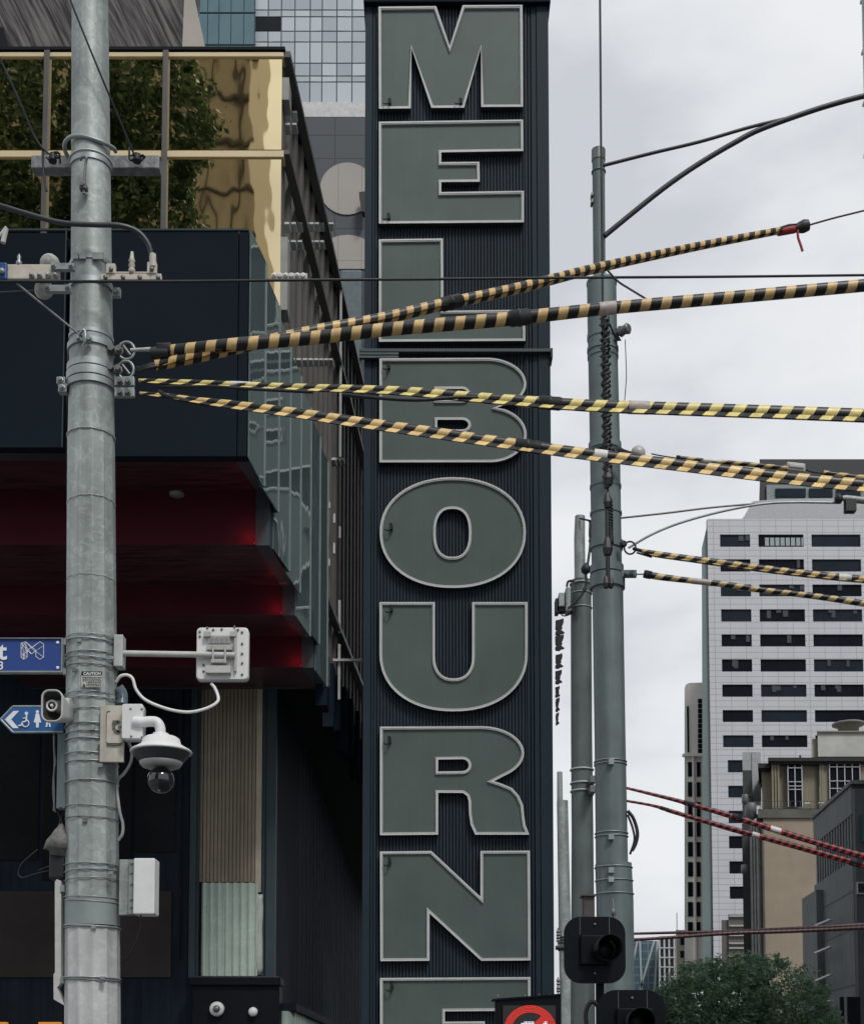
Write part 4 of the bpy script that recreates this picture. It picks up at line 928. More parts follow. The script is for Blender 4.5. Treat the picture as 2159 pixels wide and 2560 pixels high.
# ---------------------------------------------------------------- striped wire covers
ORG, YEL, BLK = (.64,.42,.17), (.76,.64,.24), (.006,.007,.009)
def far_end(c):
    """carry a run that leaves the frame on to its next support"""
    if c[-1][0] < 1845: return c
    (xa, ya, *_), (xb, yb, *r) = c[-2], c[-1]; k = (yb-ya)/(xb-xa)
    return c + [(xb+500, yb+500*k, *r), (xb+1300, yb+1300*k, *r)]
def cover(name, label, ctrl, pitch, skew, light, dark=BLK, group='black and yellow striped covers on the tram span wires', duty=.47, flange=0.0, joints=(), sleeves=(), wire_from=None, wire_to=None, wr=.008, start_cap=0.0, cat='wire cover'):
    """ctrl: (display x, y, depth, width in display px)"""
    ctrl = far_end(ctrl)
    pts = [DP(x, y, D) for x, y, D, w in ctrl]; sp_ = spline(pts, 14); nc = len(ctrl)
    rads = []
    for i in range(len(sp_)):
        s = i/14.0; k = min(int(s), nc-2); f = s-k; rads.append(.5*M2(1.2239*(ctrl[k][3]*(1-f)+ctrl[k+1][3]*f), ctrl[k][2]*(1-f)+ctrl[k+1][2]*f))
    t = thing(name, label, cat, pts[0], group)
    pm = M2(pitch*1.2239, ctrl[0][2])
    m_ = stripe_mat('stripes', light, dark, pm, skew, duty)
    g = MB(); g.tube(sp_, rads, 16); g.build('cover_tube', m_, t)
    if flange:
        g = MB(); L_ = 0; pr = None
        for i, (p, r) in enumerate(zip(sp_, rads)):
            if i: L_ += (p-sp_[i-1]).length
            fr_ = min(1, i/6, (len(sp_)-1-i)/6) if len(sp_) > 12 else 1
            a = p+Vector((0,-r*.80,-r*.62)); c_ = p+Vector((0,-r*1.35*fr_-.2*r,-r*(.7+1.05*flange)*fr_-.5*r*(1-fr_)))
            if pr:
                i0 = g.pts([pr[0], a, c_, pr[1]]); g.face((i0,i0+1,i0+2,i0+3), 0, [(pr[2],.45),(L_,.45),(L_,.72),(pr[2],.72)])
                i0 = g.pts([pr[0]+Vector((0,.012,0)), a+Vector((0,.012,0)), c_+Vector((0,.012,0)), pr[1]+Vector((0,.012,0))]); g.face((i0+3,i0+2,i0+1,i0), 0, [(pr[2],.72),(L_,.72),(L_,.45),(pr[2],.45)])
            pr = (a, c_, L_)
        g.build('cover_flange', m_, t, recalc=False)
    def at(x):
        best = min(range(len(sp_)), key=lambda i: abs(sp_[i].x/sp_[i].y*F+PPX-x*1.2239)); return best
    for xa, xb in joints:
        i, j = at(xa), at(xb); j = max(j, i+1); q = MB(); a, c_ = sp_[i], sp_[j]; r = rads[i]; d = (c_-a)
        q.tube([a, a+d*.08, a+d*.1, a+d*.42, a+d*.44, a+d*.52, a+d*.54, a+d*.9, a+d*.92, c_], [r*1.05,r*1.12,r*1.2,r*1.16,r*1.28,r*1.28,r*1.16,r*1.2,r*1.1,r*1.02], 14); q.build('joint_sleeve', M['black'], t)
    for xa, xb, cm in sleeves:
        i, j = at(xa), at(xb); j = max(j, i+1); q = MB(); q.tube([sp_[i], (sp_[i]+sp_[j])/2+Vector((0,0,.001)), sp_[j]], [rads[i]*1.06]*3, 14); q.build('label_sleeve', cm, t)
    return t, sp_, rads
wl = mat('scuffed_white_label', (.62,.62,.60), .5, 0, .2, 22); pl_ = mat('pink_grey_label', (.42,.36,.35), .5, 0, .3, 25)
cvA, spA, _ = cover('striped_wire_cover', 'rising orange and black striped cover ending in a black-taped tip against the sky', [(318,746,9.97,22),(400,729,9.98,25),(480,711,10.0,25),(640,677,10.2,25),(780,651,10.4,24),(900,623,10.6,24),(1060,588,10.9,22),(1225,546,11.4,20),(1420,504,12.0,17),(1560,477,12.3,15),(1622,465,12.5,14)], 37, .8, ORG, flange=.35, joints=[(905,940)])
cvB, spB, _ = cover('striped_wire_cover', 'fat orange and black striped cover, second from the top, running off the right edge', [(345,718,9.97,26),(480,704,9.95,27),(640,690,10.0,27),(801,672,10.0,27),(1023,653,10.0,28),(1240,630,10.0,25),(1500,607,10.0,25),(1764,583,10.0,25),(1900,570,10.0,25)], 44, .5, (.62,.43,.19), joints=[(1045,1095)], sleeves=[(1243,1278,pl_)])
cvC, spC, _ = cover('striped_wire_cover', 'yellow and black striped cover, third from the top, nearly level across the sign', [(284,777,9.97,7),(330,779,9.95,10),(400,782,9.93,12),(505,787,9.9,14),(640,792,9.9,15),(760,796,9.9,17),(850,801,9.9,19),(960,811,9.9,21),(1100,822,9.9,23),(1230,830,9.9,25),(1345,834,9.9,26),(1550,841,9.9,27),(1764,849,9.9,28),(1900,855,9.9,28)], 48.5, .85, YEL, flange=.9, duty=.5, joints=[(1105,1160)], sleeves=[(455,500,wl),(1295,1343,pl_)])
cvD, spD, _ = cover('striped_wire_cover', 'yellow and black striped cover falling across the lower half of the B', [(286,803,9.95,6),(340,808,9.92,9),(400,817,9.88,12),(470,826,9.85,17),(600,843,9.8,20),(720,861,9.8,22),(850,879,9.8,23),(960,895,9.8,23),(1060,909,9.8,23),(1200,928,9.8,24),(1400,952,9.8,24),(1600,976,9.8,25),(1764,992,9.8,26),(1900,1006,9.8,26)], 46.5, .85, (.72,.52,.22), flange=.95, duty=.5, joints=[(1060,1112)], sleeves=[(1222,1256,wl)])
cvE, _, _ = cover('striped_wire_cover', 'thin short striped cover just above the falling one, ending at a grey connector', [(1380,935,14.5,9),(1440,941,14.5,9),(1520,948,14.5,10),(1610,957,14.5,10)], 33, 1.2, (.5,.36,.13), joints=[(1381,1405)], sleeves=[(1452,1490,wl)])
cvE2, _, _ = cover('striped_wire_cover', 'thin striped cover continuing right of the grey connector to the right edge', [(1680,966,14.5,11),(1720,972,14.5,13),(1770,978,14.5,14),(1860,990,14.5,14)], 40, 1.2, (.5,.36,.13))
cvF, _, _ = cover('striped_wire_cover', 'upper of the two striped covers crossing the white office tower, starting at a ring', [(1310,1125,15,9),(1340,1132,15,13),(1420,1143,15,14),(1500,1154,15,15),(1600,1167,15,15),(1700,1178,15,15),(1764,1184,15,15),(1860,1194,15,15)], 33, .8, (.56,.40,.17), flange=.5, sleeves=[(1730,1756,wl)])
cvG, _, _ = cover('striped_wire_cover', 'lower of the two striped covers crossing the white office tower, with a pink label', [(1314,1172,15,14),(1345,1178,15,14),(1400,1185,15,12),(1480,1194,15,12),(1560,1206,15,12),(1640,1215,15,12),(1700,1223,15,13),(1764,1233,15,13),(1860,1246,15,13)], 33, .8, (.56,.42,.19), joints=[(1315,1340)], sleeves=[(1428,1466,pl_)])
RED = (.33,.025,.035)
gr = 'red and black striped covers on the far span wires'
cover('striped_wire_cover', 'upper red and black striped cover sloping down from the right pole', [(1255,1604,16.2,5),(1330,1622,16.2,7),(1400,1640,16.2,9),(1500,1669,16.2,12),(1600,1701,16.2,13),(1700,1731,16.2,13),(1764,1749,16.2,14),(1850,1770,16.2,10)], 15.5, .8, RED, group=gr, sleeves=[(1578,1598,wl)], joints=[(1400,1425),(1500,1522)], flange=.3)
cover('striped_wire_cover', 'lower red and black striped cover sloping down from the right pole', [(1255,1632,16.4,5),(1330,1645,16.4,6),(1370,1657,16.4,9),(1420,1672,16.4,9),(1500,1695,16.4,12),(1600,1722,16.4,12),(1700,1750,16.4,13),(1764,1768,16.4,13),(1850,1798,16.4,9)], 15.5, .8, RED, group=gr, sleeves=[(1538,1556,wl)], joints=[(1352,1385),(1740,1764)], flange=.3)
cover('striped_wire_cover', 'upper of the two level dark red striped covers low beside the right pole', [(1260,1908,17,5),(1380,1905,17,6),(1450,1904,17,7),(1600,1898,17,8),(1764,1889,17,9),(1850,1885,17,9)], 11, .7, (.10,.010,.014), group=gr, duty=.4)
cover('striped_wire_cover', 'lower of the two level dark red striped covers low beside the right pole', [(1260,1921,16.7,6),(1340,1917,16.7,7),(1420,1911,16.7,7),(1500,1906,16.7,8),(1620,1902,16.7,8),(1764,1895,16.7,9),(1850,1891,16.7,9)], 11, .7, (.12,.010,.014), group=gr, duty=.4)
# black wrap at the tips near the left pole, tape end, wires
g = MB(); i0 = DP(322,718,9.96); g.tube([DP(308,717,9.96), DP(322,717,9.96), DP(323,717,9.96), DP(350,716,9.96)], [.022,.035,.055,.055], 12); g.tube([DP(310,722,9.95), DP(345,722,9.95)], .045, 10); g.build('end_boot', M['black'], cvB)
g = MB(); rr = random.Random(2)
for k in range(4): g.tube(spline([z2(840,893+rr.uniform(-14,14),9.96), z2(880,885+rr.uniform(-20,10),9.94), z2(925,868+rr.uniform(-10,20),9.94), z2(985,868,9.96)],4), .014, 7)
g.build('tangled_tail', M['black'], cvA)
g = MB(); q = DP(1640,463,12.5); d = (DP(1660,459,12.5)-q).normalized()
g.tube([DP(1588,473,12.45), DP(1610,468,12.5), DP(1625,466,12.5), DP(1635,464,12.5), DP(1641,462,12.5), DP(1650,460,12.5)], [.036,.045,.04,.055,.06,.05], 12)
g.tube(spline([DP(1590,470,12.3),DP(1603,462,12.3),DP(1615,459,12.3),DP(1626,458,12.3)],4), .008, 5)
g.build('tape_wrap', M['black'], cvA)
red = mat('red_tape', (.30,.02,.025), .6, 0, .3, 20)
g = MB(); g.tube([DP(1588,474,12.4), DP(1622,468,12.4)], .038, 8); g.tube(spline([DP(1628,470,12.4),DP(1629,485,12.4),DP(1634,500,12.4),DP(1638,513,12.4)],4), [.012]*13, 6); g.build('red_tape', red, cvA)
def wire(name, label, ps, r, m='wire', group=None, step=8, cat='cable', n=8):
    g = MB(); g.tube(spline([DP(x, y, D) for x, y, D in far_end(ps)], step), r, n); return tag(g.build(name, M[m]), label, cat, group)
wire('span_wire', 'thin dark wire leaving the taped tip of the rising striped cover toward the right edge', [(1640,463,12.5),(1700,446,12.6),(1764,430,12.7),(1860,405,12.8)], .009)
wire('tram_cable', 'long level black cable crossing the picture from the left pole to the right edge', [(-60,574,9.72),(0,575,9.72),(200,575,9.72),(400,574.5,9.8),(620,572,9.9),(900,570,10.2),(1200,567,10.6),(1500,565,11),(1764,562,11.4),(1860,561,11.5)], .0105)
wire('drop_wire', 'black wire coming straight down from the top edge onto the right pole', [(1224.5,-30,14.9),(1225.5,100,14.9),(1227,310,14.9),(1229,500,14.9),(1230.5,650,14.9)], .013)
wire('stay_wire', 'thin black wire slanting from the top edge across the left pole to the cross bar', [(125,-60,9.6),(146,5,9.65),(205,150,9.8),(245,245,9.95),(277,322,10.08)], .0075)
wire('stay_wire', 'thin black wire falling diagonally at the far left to the cross bar', [(-15,85,9.8),(0,118,9.85),(40,205,9.95),(75,285,10.05),(104,318,10.08)], .0075)
wire('tie_wire', 'short twisted black wire between the rising cover and the fat striped cover', [(1240,552,10.2),(1262,575,10.2),(1285,590,10.2),(1326,615,10.1)], .008)
wire('loose_cable', 'black slack cable sagging under the third striped cover', [(700,806,9.85),(760,812,9.82),(850,817,9.82),(930,812,9.85),(980,812,9.88)], .014)
wire('loose_cable', 'black slack cable hanging between the lower lug and the falling striped cover', [(325,800,9.93),(345,810,9.9),(400,822,9.88),(470,829,9.85),(550,838,9.84),(620,847,9.82)], .017)
wire('loose_cable', 'thin black cable under the start of the third striped cover', [(322,790,9.95),(380,790,9.9),(440,790,9.86),(520,795,9.86),(640,801,9.86)], .012)
wire('span_wire', 'thin dark wire between the grey insulator and the thin short striped cover', [(1330,927,14.6),(1350,931,14.5),(1382,936,14.5)], .007)
wire('span_wire', 'thin dark wire from the grey connector to the right thin cover', [(1640,957,14.5),(1655,963,14.5),(1682,967,14.5)], .010)
g = MB(); q = DP(1624,955,14.5); g.obox(q, (.10,0,-.012), (0,.03,0), (0,0,.045)); g.obox(q+Vector((0,-.035,.0)), (.085,0,-.01), (0,.01,0), (0,0,.022)); tag(g.build('wire_connector', M['insul'], bevel=.01), 'small grey box connector between the two thin striped covers', 'wire fitting')
# white six-disc clamp on the long cable
wc = thing('cable_clamp', 'pale clamp with a row of six round buttons on the long black cable', 'wire fitting', P(725,690,9.95))
g = MB(); g.pbox(678,768,683,697,9.93,.03); g.build('clamp_body', M['ivory'], wc)
g = MB()
for k in range(6): g.lathe(P(686+k*14.4,690,9.93), [(M2(6.2,9.9),0),(M2(6.2,9.9),.015),(M2(3,9.9),.02),(0.001,.012 if k % 2 else .03)], 14, axis='Y')
g.each('button', M['white_plastic'], wc)

# ---------------------------------------------------------------- things strapped to the left pole
# street name sign
sg = thing('street_name_sign', 'blue street name sign with a white angular emblem, cut by the left edge', 'sign', z4(200,250,9.85))
blue = mat('sign_blue', (.017,.052,.235), .45, 0, .08, 5); white = mat('sign_white', (.72,.74,.78), .5)
g = MB(); a, c = z4(-420,122,9.85), z4(488,376,9.85); g.box(a.x, c.x, 9.84, 9.87, c.z, a.z); g.build('panel', blue, sg)
g = MB(); a2, c2 = z4(-420,113,9.84), z4(496,384,9.84)
g.box(a2.x, c2.x, 9.825, 9.88, a.z, a2.z); g.box(a2.x, c2.x, 9.825, 9.88, c2.z, c.z); g.box(c.x, c2.x, 9.825, 9.88, c.z+.0005, a.z-.0005)
for y0_, y1_ in ((115,165),(352,396)): p, q = z4(490,y0_,9.86), z4(522,y1_,9.86); g.box(p.x+.002, q.x, 9.85, 9.89, q.z, p.z)
g.build('frame', M['band'], sg)
g = MB()
def seg2(mb, pts, r, D, f=z4): 
    for p, q in zip(pts, pts[1:]): mb.tube([f(*p, D), f(*q, D)], r, 5)
seg2(g, [(168,150),(168,262),(190,280),(216,262),(216,208),(250,238),(284,208),(284,255),(315,280),(345,262),(345,158),(315,140),(250,192),(205,140),(168,150)], .0026, 9.838)
for ln in (((168,150),(216,208)),((205,140),(216,262)),((168,200),(205,140)),((205,140),(284,208)),((315,140),(216,208)),((250,192),(345,262)),((190,280),(180,150)),((168,262),(240,190)),((190,150),(250,238)),((168,230),(216,262)),((250,238),(345,170)),((205,175),(190,280))): seg2(g, ln, .0020, 9.838)
g.build('emblem', white, sg)
g = MB()
for x, y in ((457,148),(457,346)): g.lathe(z4(x,y,9.84), [(.012,0),(.012,.006),(.006,.01),(0.001,.01)], 10, axis='Y')
g.each('rivet', white, sg)
def text(name, s, pos, size, m, parent=None, bold=0.0, align='LEFT', ext=.001):
    cu = bpy.data.curves.new(name, 'FONT'); cu.body = s; cu.size = size; cu.extrude = ext; cu.offset = bold; cu.align_x = align
    o = bpy.data.objects.new(name, cu); C.objects.link(o); bpy.context.view_layer.update()
    me = bpy.data.meshes.new_from_object(o.evaluated_get(bpy.context.evaluated_depsgraph_get())); bpy.data.objects.remove(o)
    me.transform(Matrix.Rotation(math.radians(90), 4, 'X')); me.transform(Matrix.Translation(pos)); me.name = name
    me.materials.clear(); me.materials.append(m); o = bpy.data.objects.new(name, me); C.objects.link(o)
    if parent: o.parent = parent; o.matrix_parent_inverse = Matrix.Translation(-parent.location)
    return o
text('lettering', 't', z4(-14,277,9.836), .185, white, sg, .004)
text('numerals', '3', z4(-14,357,9.836), .085, white, sg, .001)
# caution sticker
sk = thing('caution_sticker', 'small white caution sticker with black heading on the left pole', 'sticker', z4(725,435,9.8))
g = MB(); a, c = z4(645,375,9.815), z4(806,500,9.815); g.box(a.x, c.x, 9.806, 9.812, c.z, a.z); g.build('sticker', mat('worn_sticker', (.42,.44,.42), .6, 0, .25, 30), sk)
g = MB(); a, c = z4(645,375,9.81), z4(806,405,9.81); g.box(a.x, c.x, 9.803, 9.8055, c.z, a.z)
g.prism([z4(652,492,9.803),z4(675,492,9.803),z4(663,465,9.803)], (0,.002,0))
rr = random.Random(5)
for k in range(6):
    y = 418+k*13; x = 682 if k > 2 else 652
    while x < 795: w_ = rr.uniform(5,16); p, q = z4(x,y,9.8035), z4(min(x+w_,800),y+4.5,9.8035); g.box(p.x, q.x, 9.8032, 9.8056, q.z, p.z); x += w_+5
g.build('print', M['black'], sk)
text('heading', 'CAUTION', z4(727,400,9.8022), .028, white, sk, .0005, 'CENTER', .0005)
# horn speaker
hs_ = thing('horn_speaker', 'off-white rectangular horn loudspeaker on the left side of the left pole', 'loudspeaker', z4(410,640,9.7))
def rrect(cx, cz, w, h, r, y, n=6):
    out = []
    for (sx, sz, a0) in ((1,1,0),(-1,1,90),(-1,-1,180),(1,-1,270)):
        for k in range(n+1): a = math.radians(a0+90*k/n); out.append((cx+sx*(w-r)+r*math.cos(a), y, cz+sz*(h-r)+r*math.sin(a)))
    return out
def loft(mb, rings, m=0, smooth=True, cap0=False, cap1=False):
    idx = [mb.pts(r) for r in rings]; n = len(rings[0])
    for a, b_ in zip(idx, idx[1:]):
        for j in range(n): mb.face((a+j, a+(j+1) % n, b_+(j+1) % n, b_+j), m, None, smooth)
    if cap0: mb.face([idx[0]+j for j in range(n)], m)
    if cap1: mb.face([idx[-1]+j for j in range(n)][::-1], m)
a, c = z4(328,515,9.6), z4(490,768,9.6); hx, hz, hw, hh = (a.x+c.x)/2, (a.z+c.z)/2, (c.x-a.x)/2, (a.z-c.z)/2
g = MB(); loft(g, [rrect(hx,hz,hw*.86,hh*.9,.045,9.615), rrect(hx,hz,hw*.9,hh*.93,.05,9.6), rrect(hx,hz,hw,hh,.055,9.6), rrect(hx,hz,hw,hh,.055,9.64), rrect(hx+.02,hz,hw*.8,hh*.8,.05,9.72), rrect(hx+.06,hz,hw*.55,hh*.5,.03,9.86)], cap1=True); g.build('horn', M['grey_plastic'], hs_)
g = MB(); loft(g, [rrect(hx,hz,hw*.86,hh*.9,.045,9.616), rrect(hx+.01,hz-.01,hw*.45,hh*.4,.03,9.76)], cap1=True); g.build('horn_throat', mat('dark_horn_throat', (.035,.035,.032), .6), hs_)
g = MB(); q = z4(410,643,9.66); g.tube([q+Vector((.036*math.cos(2*math.pi*i/20),0,.036*math.sin(2*math.pi*i/20))) for i in range(21)], .009, 8, closed=True); g.lathe(q+Vector((0,.02,0)), [(.012,0),(.012,.03),(0.001,.032)], 10, axis='Y'); g.tube([q+Vector((-.0,.02,-.03)), q+Vector((0,.02,.03))], .005, 6); g.build('diaphragm_ring', M['white_plastic'], hs_)
g = MB(); q = z4(505,660,9.78); g.lathe(q+Vector((-.01,.04,0)), [(.04,-.04),(.055,.0),(.055,.09),(.045,.12),(.0,.125)], 20, axis='Y'); g.box(q.x-.02, q.x+.045, 9.76, 9.86, q.z-.06, q.z+.07); g.build('driver_housing', M['grey_plastic'], hs_, bevel=.01)
g = MB(); p, q = z4(500,585,9.85), z4(578,600,9.85); g.box(p.x,q.x,9.84,9.87,q.z,p.z); p, q = z4(505,748,9.85), z4(578,762,9.85); g.box(p.x,q.x,9.84,9.87,q.z,p.z); p, q = z4(556,602,9.85), z4(578,747,9.85); g.box(p.x,q.x,9.845,9.875,q.z,p.z); g.build('bracket', M['band'], hs_)
# accessible toilet direction sign
ts = thing('toilet_direction_sign', 'blue arrow-shaped sign pointing left with wheelchair, woman and man symbols', 'sign', z4(250,750,9.9))
g = MB(); pol = [(12,752),(105,655),(500,655),(500,845),(105,850)]; g.prism([z4(x,y,9.92) for x, y in pol], (0,.02,0)); g.build('panel', mat('sign_mid_blue', (.018,.105,.30), .45, 0, .06, 5), ts)
g = MB()
for p, q in zip([(500,650),(105,650),(8,752),(105,853),(500,850)], [(105,650),(8,752),(105,853),(500,850)]): g.tube([z4(*p,9.925), z4(*q,9.925)], .009, 6)
g.build('frame', M['band'], ts)
g = MB(); Y = 9.915
g.prism([z4(x,y,Y) for x, y in ((40,752),(108,684),(152,684),(90,752),(150,820),(104,820))], (0,.004,0))
def disc(mb, x, y, r, D, f=z4, th=.004): q = f(x,y,D); mb.lathe(q+Vector((0,th,0)), [(r,0),(r,th),(0.0005,th)], 18, axis='Y', smooth=False)
disc(g, 210, 703, .0125, Y)
def limb(mb, pts, r, D=Y): 
    for p, q in zip(pts, pts[1:]): mb.tube([z4(*p,D), z4(*q,D)], r, 6)
limb(g, [(212,718),(208,768),(182,772)], .0065); limb(g, [(210,742),(182,742)], .0045); limb(g, [(182,772),(166,802),(146,800)], .006)
q0 = [(218+26*math.cos(math.radians(a))-14, 783+28*math.sin(math.radians(a))) for a in range(-70,190,18)]; limb(g, q0, .0045)
disc(g, 296, 690, .0115, Y); g.prism([z4(x,y,Y) for x, y in ((284,704),(308,704),(318,745),(326,775),(308,775),(306,815),(286,815),(284,775),(266,775),(276,745))], (0,.004,0))
disc(g, 382, 690, .0115, Y); g.prism([z4(x,y,Y) for x, y in ((366,704),(398,704),(402,760),(394,760),(402,810),(390,810),(382,770),(374,810),(360,810),(370,760),(362,760))], (0,.004,0))
g.build('symbols', white, ts)
# grey channel, drooping bundle and white strip on the left of the pole
g = MB(); p, q = z4(462,862,9.95), z4(524,1455,9.95); g.box(p.x,q.x,9.93,10.0,q.z,p.z); bolt(g, z4(482,1438,9.93), .009, .01)
tag(g.build('cable_channel', M['galv_dark'], bevel=.004), 'slim dark grey cable channel standing off the left side of the left pole', 'conduit')
g = MB(); p, q = z4(418,862,9.97), z4(440,1480,9.97); g.tube(spline([z4(430,860,9.97), z4(428,1000,9.97), z4(440,1080,9.97), z4(426,1180,9.97), z4(430,1380,9.97), z4(424,1470,9.97)],6), .006, 6)
g.tube(spline([z4(425,880,9.99), z4(432,1100,9.99), z4(420,1300,9.99), z4(436,1480,9.99)],5), .007, 6); tag(g.build('cable_run', M['bolt']), 'thin grey cables beside the dark cable channel left of the left pole', 'cable')
bu = thing('bagged_junction', 'wrapped grey junction bundle with loose black wires, left of the left pole below the channel', 'junction box', z5(310,230,10))
g = MB(); rr = random.Random(8); q = z5(305,235,9.97); rings = []
for k, (rx_, z_) in enumerate(((.012,.15),(.05,.10),(.10,.04),(.115,-.02),(.09,-.03),(.07,-.08))): rings.append([(q.x+.02+rx_*math.cos(2*math.pi*j/14)*rr.uniform(.85,1.1), q.y+rx_*.7*math.sin(2*math.pi*j/14), q.z+z_+rr.uniform(-.012,.012)) for j in range(14)])
loft(g, rings, cap0=True, cap1=True); g.build('wrapping', mat('crumpled_grey_bag', (.13,.13,.125), .6, 0, .3, 20, .5, 30), bu)
g = MB()
for pts in ([(300,60),(320,100),(330,130),(345,160)],[(325,80),(310,130),(300,170),(270,200),(262,240),(280,300)],[(345,330),(300,345),(250,352),(205,370)],[(345,350),(270,368),(180,390),(120,408),(98,385),(115,335),(170,285),(200,260)],[(340,60),(345,160),(300,200),(268,235)]):
    g.tube(spline([z5(x,y,9.98) for x, y in pts],6), .0045, 6)
g.build('loose_wires', M['wire'], bu)
g = MB(); p, q = z5(264,258,9.98), z5(345,420,9.98); g.box(p.x,q.x,9.95,10.05,q.z,p.z); g.build('black_case', M['black'], bu, bevel=.02)
wsb = thing('white_mounting_rail', 'long white mounting rail on the left side of the left pole near the bottom', 'bracket', z5(305,700,10))
g = MB(); g.prism([z5(289,430,9.94),z5(300,415,9.94),z5(322,425,9.94),z5(320,962,9.94),z5(300,985,9.94),z5(345,1090,9.94),z5(338,1078,9.94),z5(283,1046,9.94),z5(282,915,9.94),z5(290,905,9.94)], (0,.08,0)); g.build('rail', M['grey_plastic'], wsb)
g = MB()
for y in (465,945): p, q = z5(322,y-18,9.95), z5(344,y+18,9.95); g.box(p.x,q.x,9.93,9.97,q.z,p.z)
g.each('clip', M['band'], wsb)
# antenna on arm
an = thing('flat_antenna', 'white flat antenna box with ribbed back on a white arm right of the left pole', 'antenna', z4(1700,230,10))
z1b = lambda x, y, D: P(x*.47619, 1120+y*.47619, D)
g = MB(); g.tube([z1b(640,1078,9.95), z1b(1235,1088,9.95)], M2(7.6,9.95), 16); g.build('arm', M['grey_plastic'], an)
g = MB(); p, q = z1b(603,985,9.94), z1b(648,1152,9.94); g.box(p.x,q.x,9.91,10.02,q.z,p.z); g.build('arm_bracket', M['galv_light'], an, bevel=.006)
p, q = z1b(1033,942,9.99), z1b(1303,1218,9.99); cx2, cz2, ww, hh2 = (p.x+q.x)/2, (p.z+q.z)/2, (q.x-p.x)/2, (p.z-q.z)/2
g = MB(); loft(g, [rrect(cx2,cz2,ww*.96,hh2*.96,.03,9.985), rrect(cx2,cz2,ww,hh2,.032,9.995), rrect(cx2,cz2,ww,hh2,.032,10.05), rrect(cx2,cz2,ww*.95,hh2*.95,.03,10.06)], cap0=True, cap1=True); g.build('radome', M['white_plastic'], an)
g = MB()
for k in range(18): x = 1095+k*6.6; p, q = z1b(x,985,9.97), z1b(x+3,1030,9.97); g.box(p.x,q.x,9.955,9.985,q.z,p.z)
p, q = z1b(1085,1150,9.97), z1b(1215,1188,9.97); g.box(p.x,q.x,9.93,9.985,q.z,p.z)
g.each('heat_sink', M['grey_plastic'], an, bevel=.002)
g = MB()
for (x0,x1,y0,y1,d0) in ((1070,1105,962,990,.04),(1208,1240,962,990,.04),(1085,1220,1035,1062,.05),(1110,1190,1112,1132,.06),(1230,1240,950,1170,.03)): p, q = z1b(x0,y0,9.95), z1b(x1,y1,9.95); g.box(p.x,q.x,9.985-d0,9.985,q.z,p.z)
for x in (1118,1182): g.tube([z1b(x,1040,9.93), z1b(x,1128,9.93)], .008, 8)
g.each('mount_plate', M['insul'], an, bevel=.003)
g = MB()
for x, y in ((1050,965),(1050,990),(1272,968),(1272,1028),(1272,1080),(1272,1130),(1272,1190),(1090,945),(1232,940),(1070,1140),(1070,1172),(1150,1126),(1120,955),(1165,952),(1250,955)): g.lathe(z1b(x,y,9.985), [(.009,0),(.009,.008),(0.001,.01)], 8, axis='Y')
g.each('screws', M['bolt'], an)
g = MB(); g.tube(spline([z4(918,455,9.9),z4(950,412,9.88),z4(1000,402,9.88),z4(1045,430,9.88),z4(1075,520,9.88),z4(1150,600,9.88),z4(1290,660,9.88),z4(1420,690,9.88),z4(1530,690,9.88),z4(1650,655,9.9),z4(1715,610,9.92),z4(1715,560,9.94),z4(1690,500,9.97),z4(1665,472,9.99)],8), .0115, 10)
tag(g.build('antenna_cable', M['white_plastic']), 'white flexible cable drooping from the flat antenna back to the left pole', 'cable')
# dome camera
dc = thing('dome_camera', 'white dome security camera hanging from an elbow arm on a white box', 'camera', z4(1270,1000,9.8))
g = MB(); p, q = z4(797,647,9.82), z4(978,1092,9.82); g.box(p.x,q.x,9.80,9.83,q.z,p.z); g.build('backing_plate', mat('stained_ivory_plate', (.44,.42,.37), .6, 0, .15, 8, streak=.2), dc, bevel=.004)
g = MB(); R_ = random.Random(3)
for pts in ([(845,700),(845,930),(865,948),(950,948),(972,920)],[(845,720),(848,690),(870,690)],[(840,850),(870,860),(900,865),(970,870)],[(845,800),(845,790)],[(880,790),(940,775),(1000,760),(1000,790),(940,800)],[(890,840),(960,830)]): g.tube(spline([z4(x,y,9.79) for x, y in pts],4), .0045, 6)
for _ in range(9): p = z4(R_.uniform(880,960), R_.uniform(765,860), 9.785); g.obox(p, (R_.uniform(.006,.014),0,0), (0,.012,0), (0,0,R_.uniform(.004,.010)))
g.build('clamp_strapping', M['bolt'], dc)
g = MB(); p, q = z4(846,700,9.795), z4(970,940,9.795); loft(g, [rrect((p.x+q.x)/2,(p.z+q.z)/2,(q.x-p.x)/2,(p.z-q.z)/2,.02,9.785), rrect((p.x+q.x)/2,(p.z+q.z)/2,(q.x-p.x)/2,(p.z-q.z)/2,.02,9.799)], cap0=True, cap1=True, smooth=False); g.build('mount_plate', M['ivory'], dc)
g = MB(); p, q = z4(976,645,9.78), z4(1136,918,9.78); loft(g, [rrect((p.x+q.x)/2,(p.z+q.z)/2,(q.x-p.x)/2-.004,(p.z-q.z)/2-.004,.014,9.72), rrect((p.x+q.x)/2,(p.z+q.z)/2,(q.x-p.x)/2,(p.z-q.z)/2,.016,9.727), rrect((p.x+q.x)/2,(p.z+q.z)/2,(q.x-p.x)/2,(p.z-q.z)/2,.016,9.83)], cap0=True, cap1=True); g.build('junction_box', M['white_plastic'], dc)
g = MB()
for x, y in ((1030,668),(1118,670),(1035,885),(1120,892)): g.lathe(z4(x,y,9.72), [(.008,0),(.008,.004),(0.001,.005)], 10, axis='Y')
g.each('screws', M['bolt'], dc)
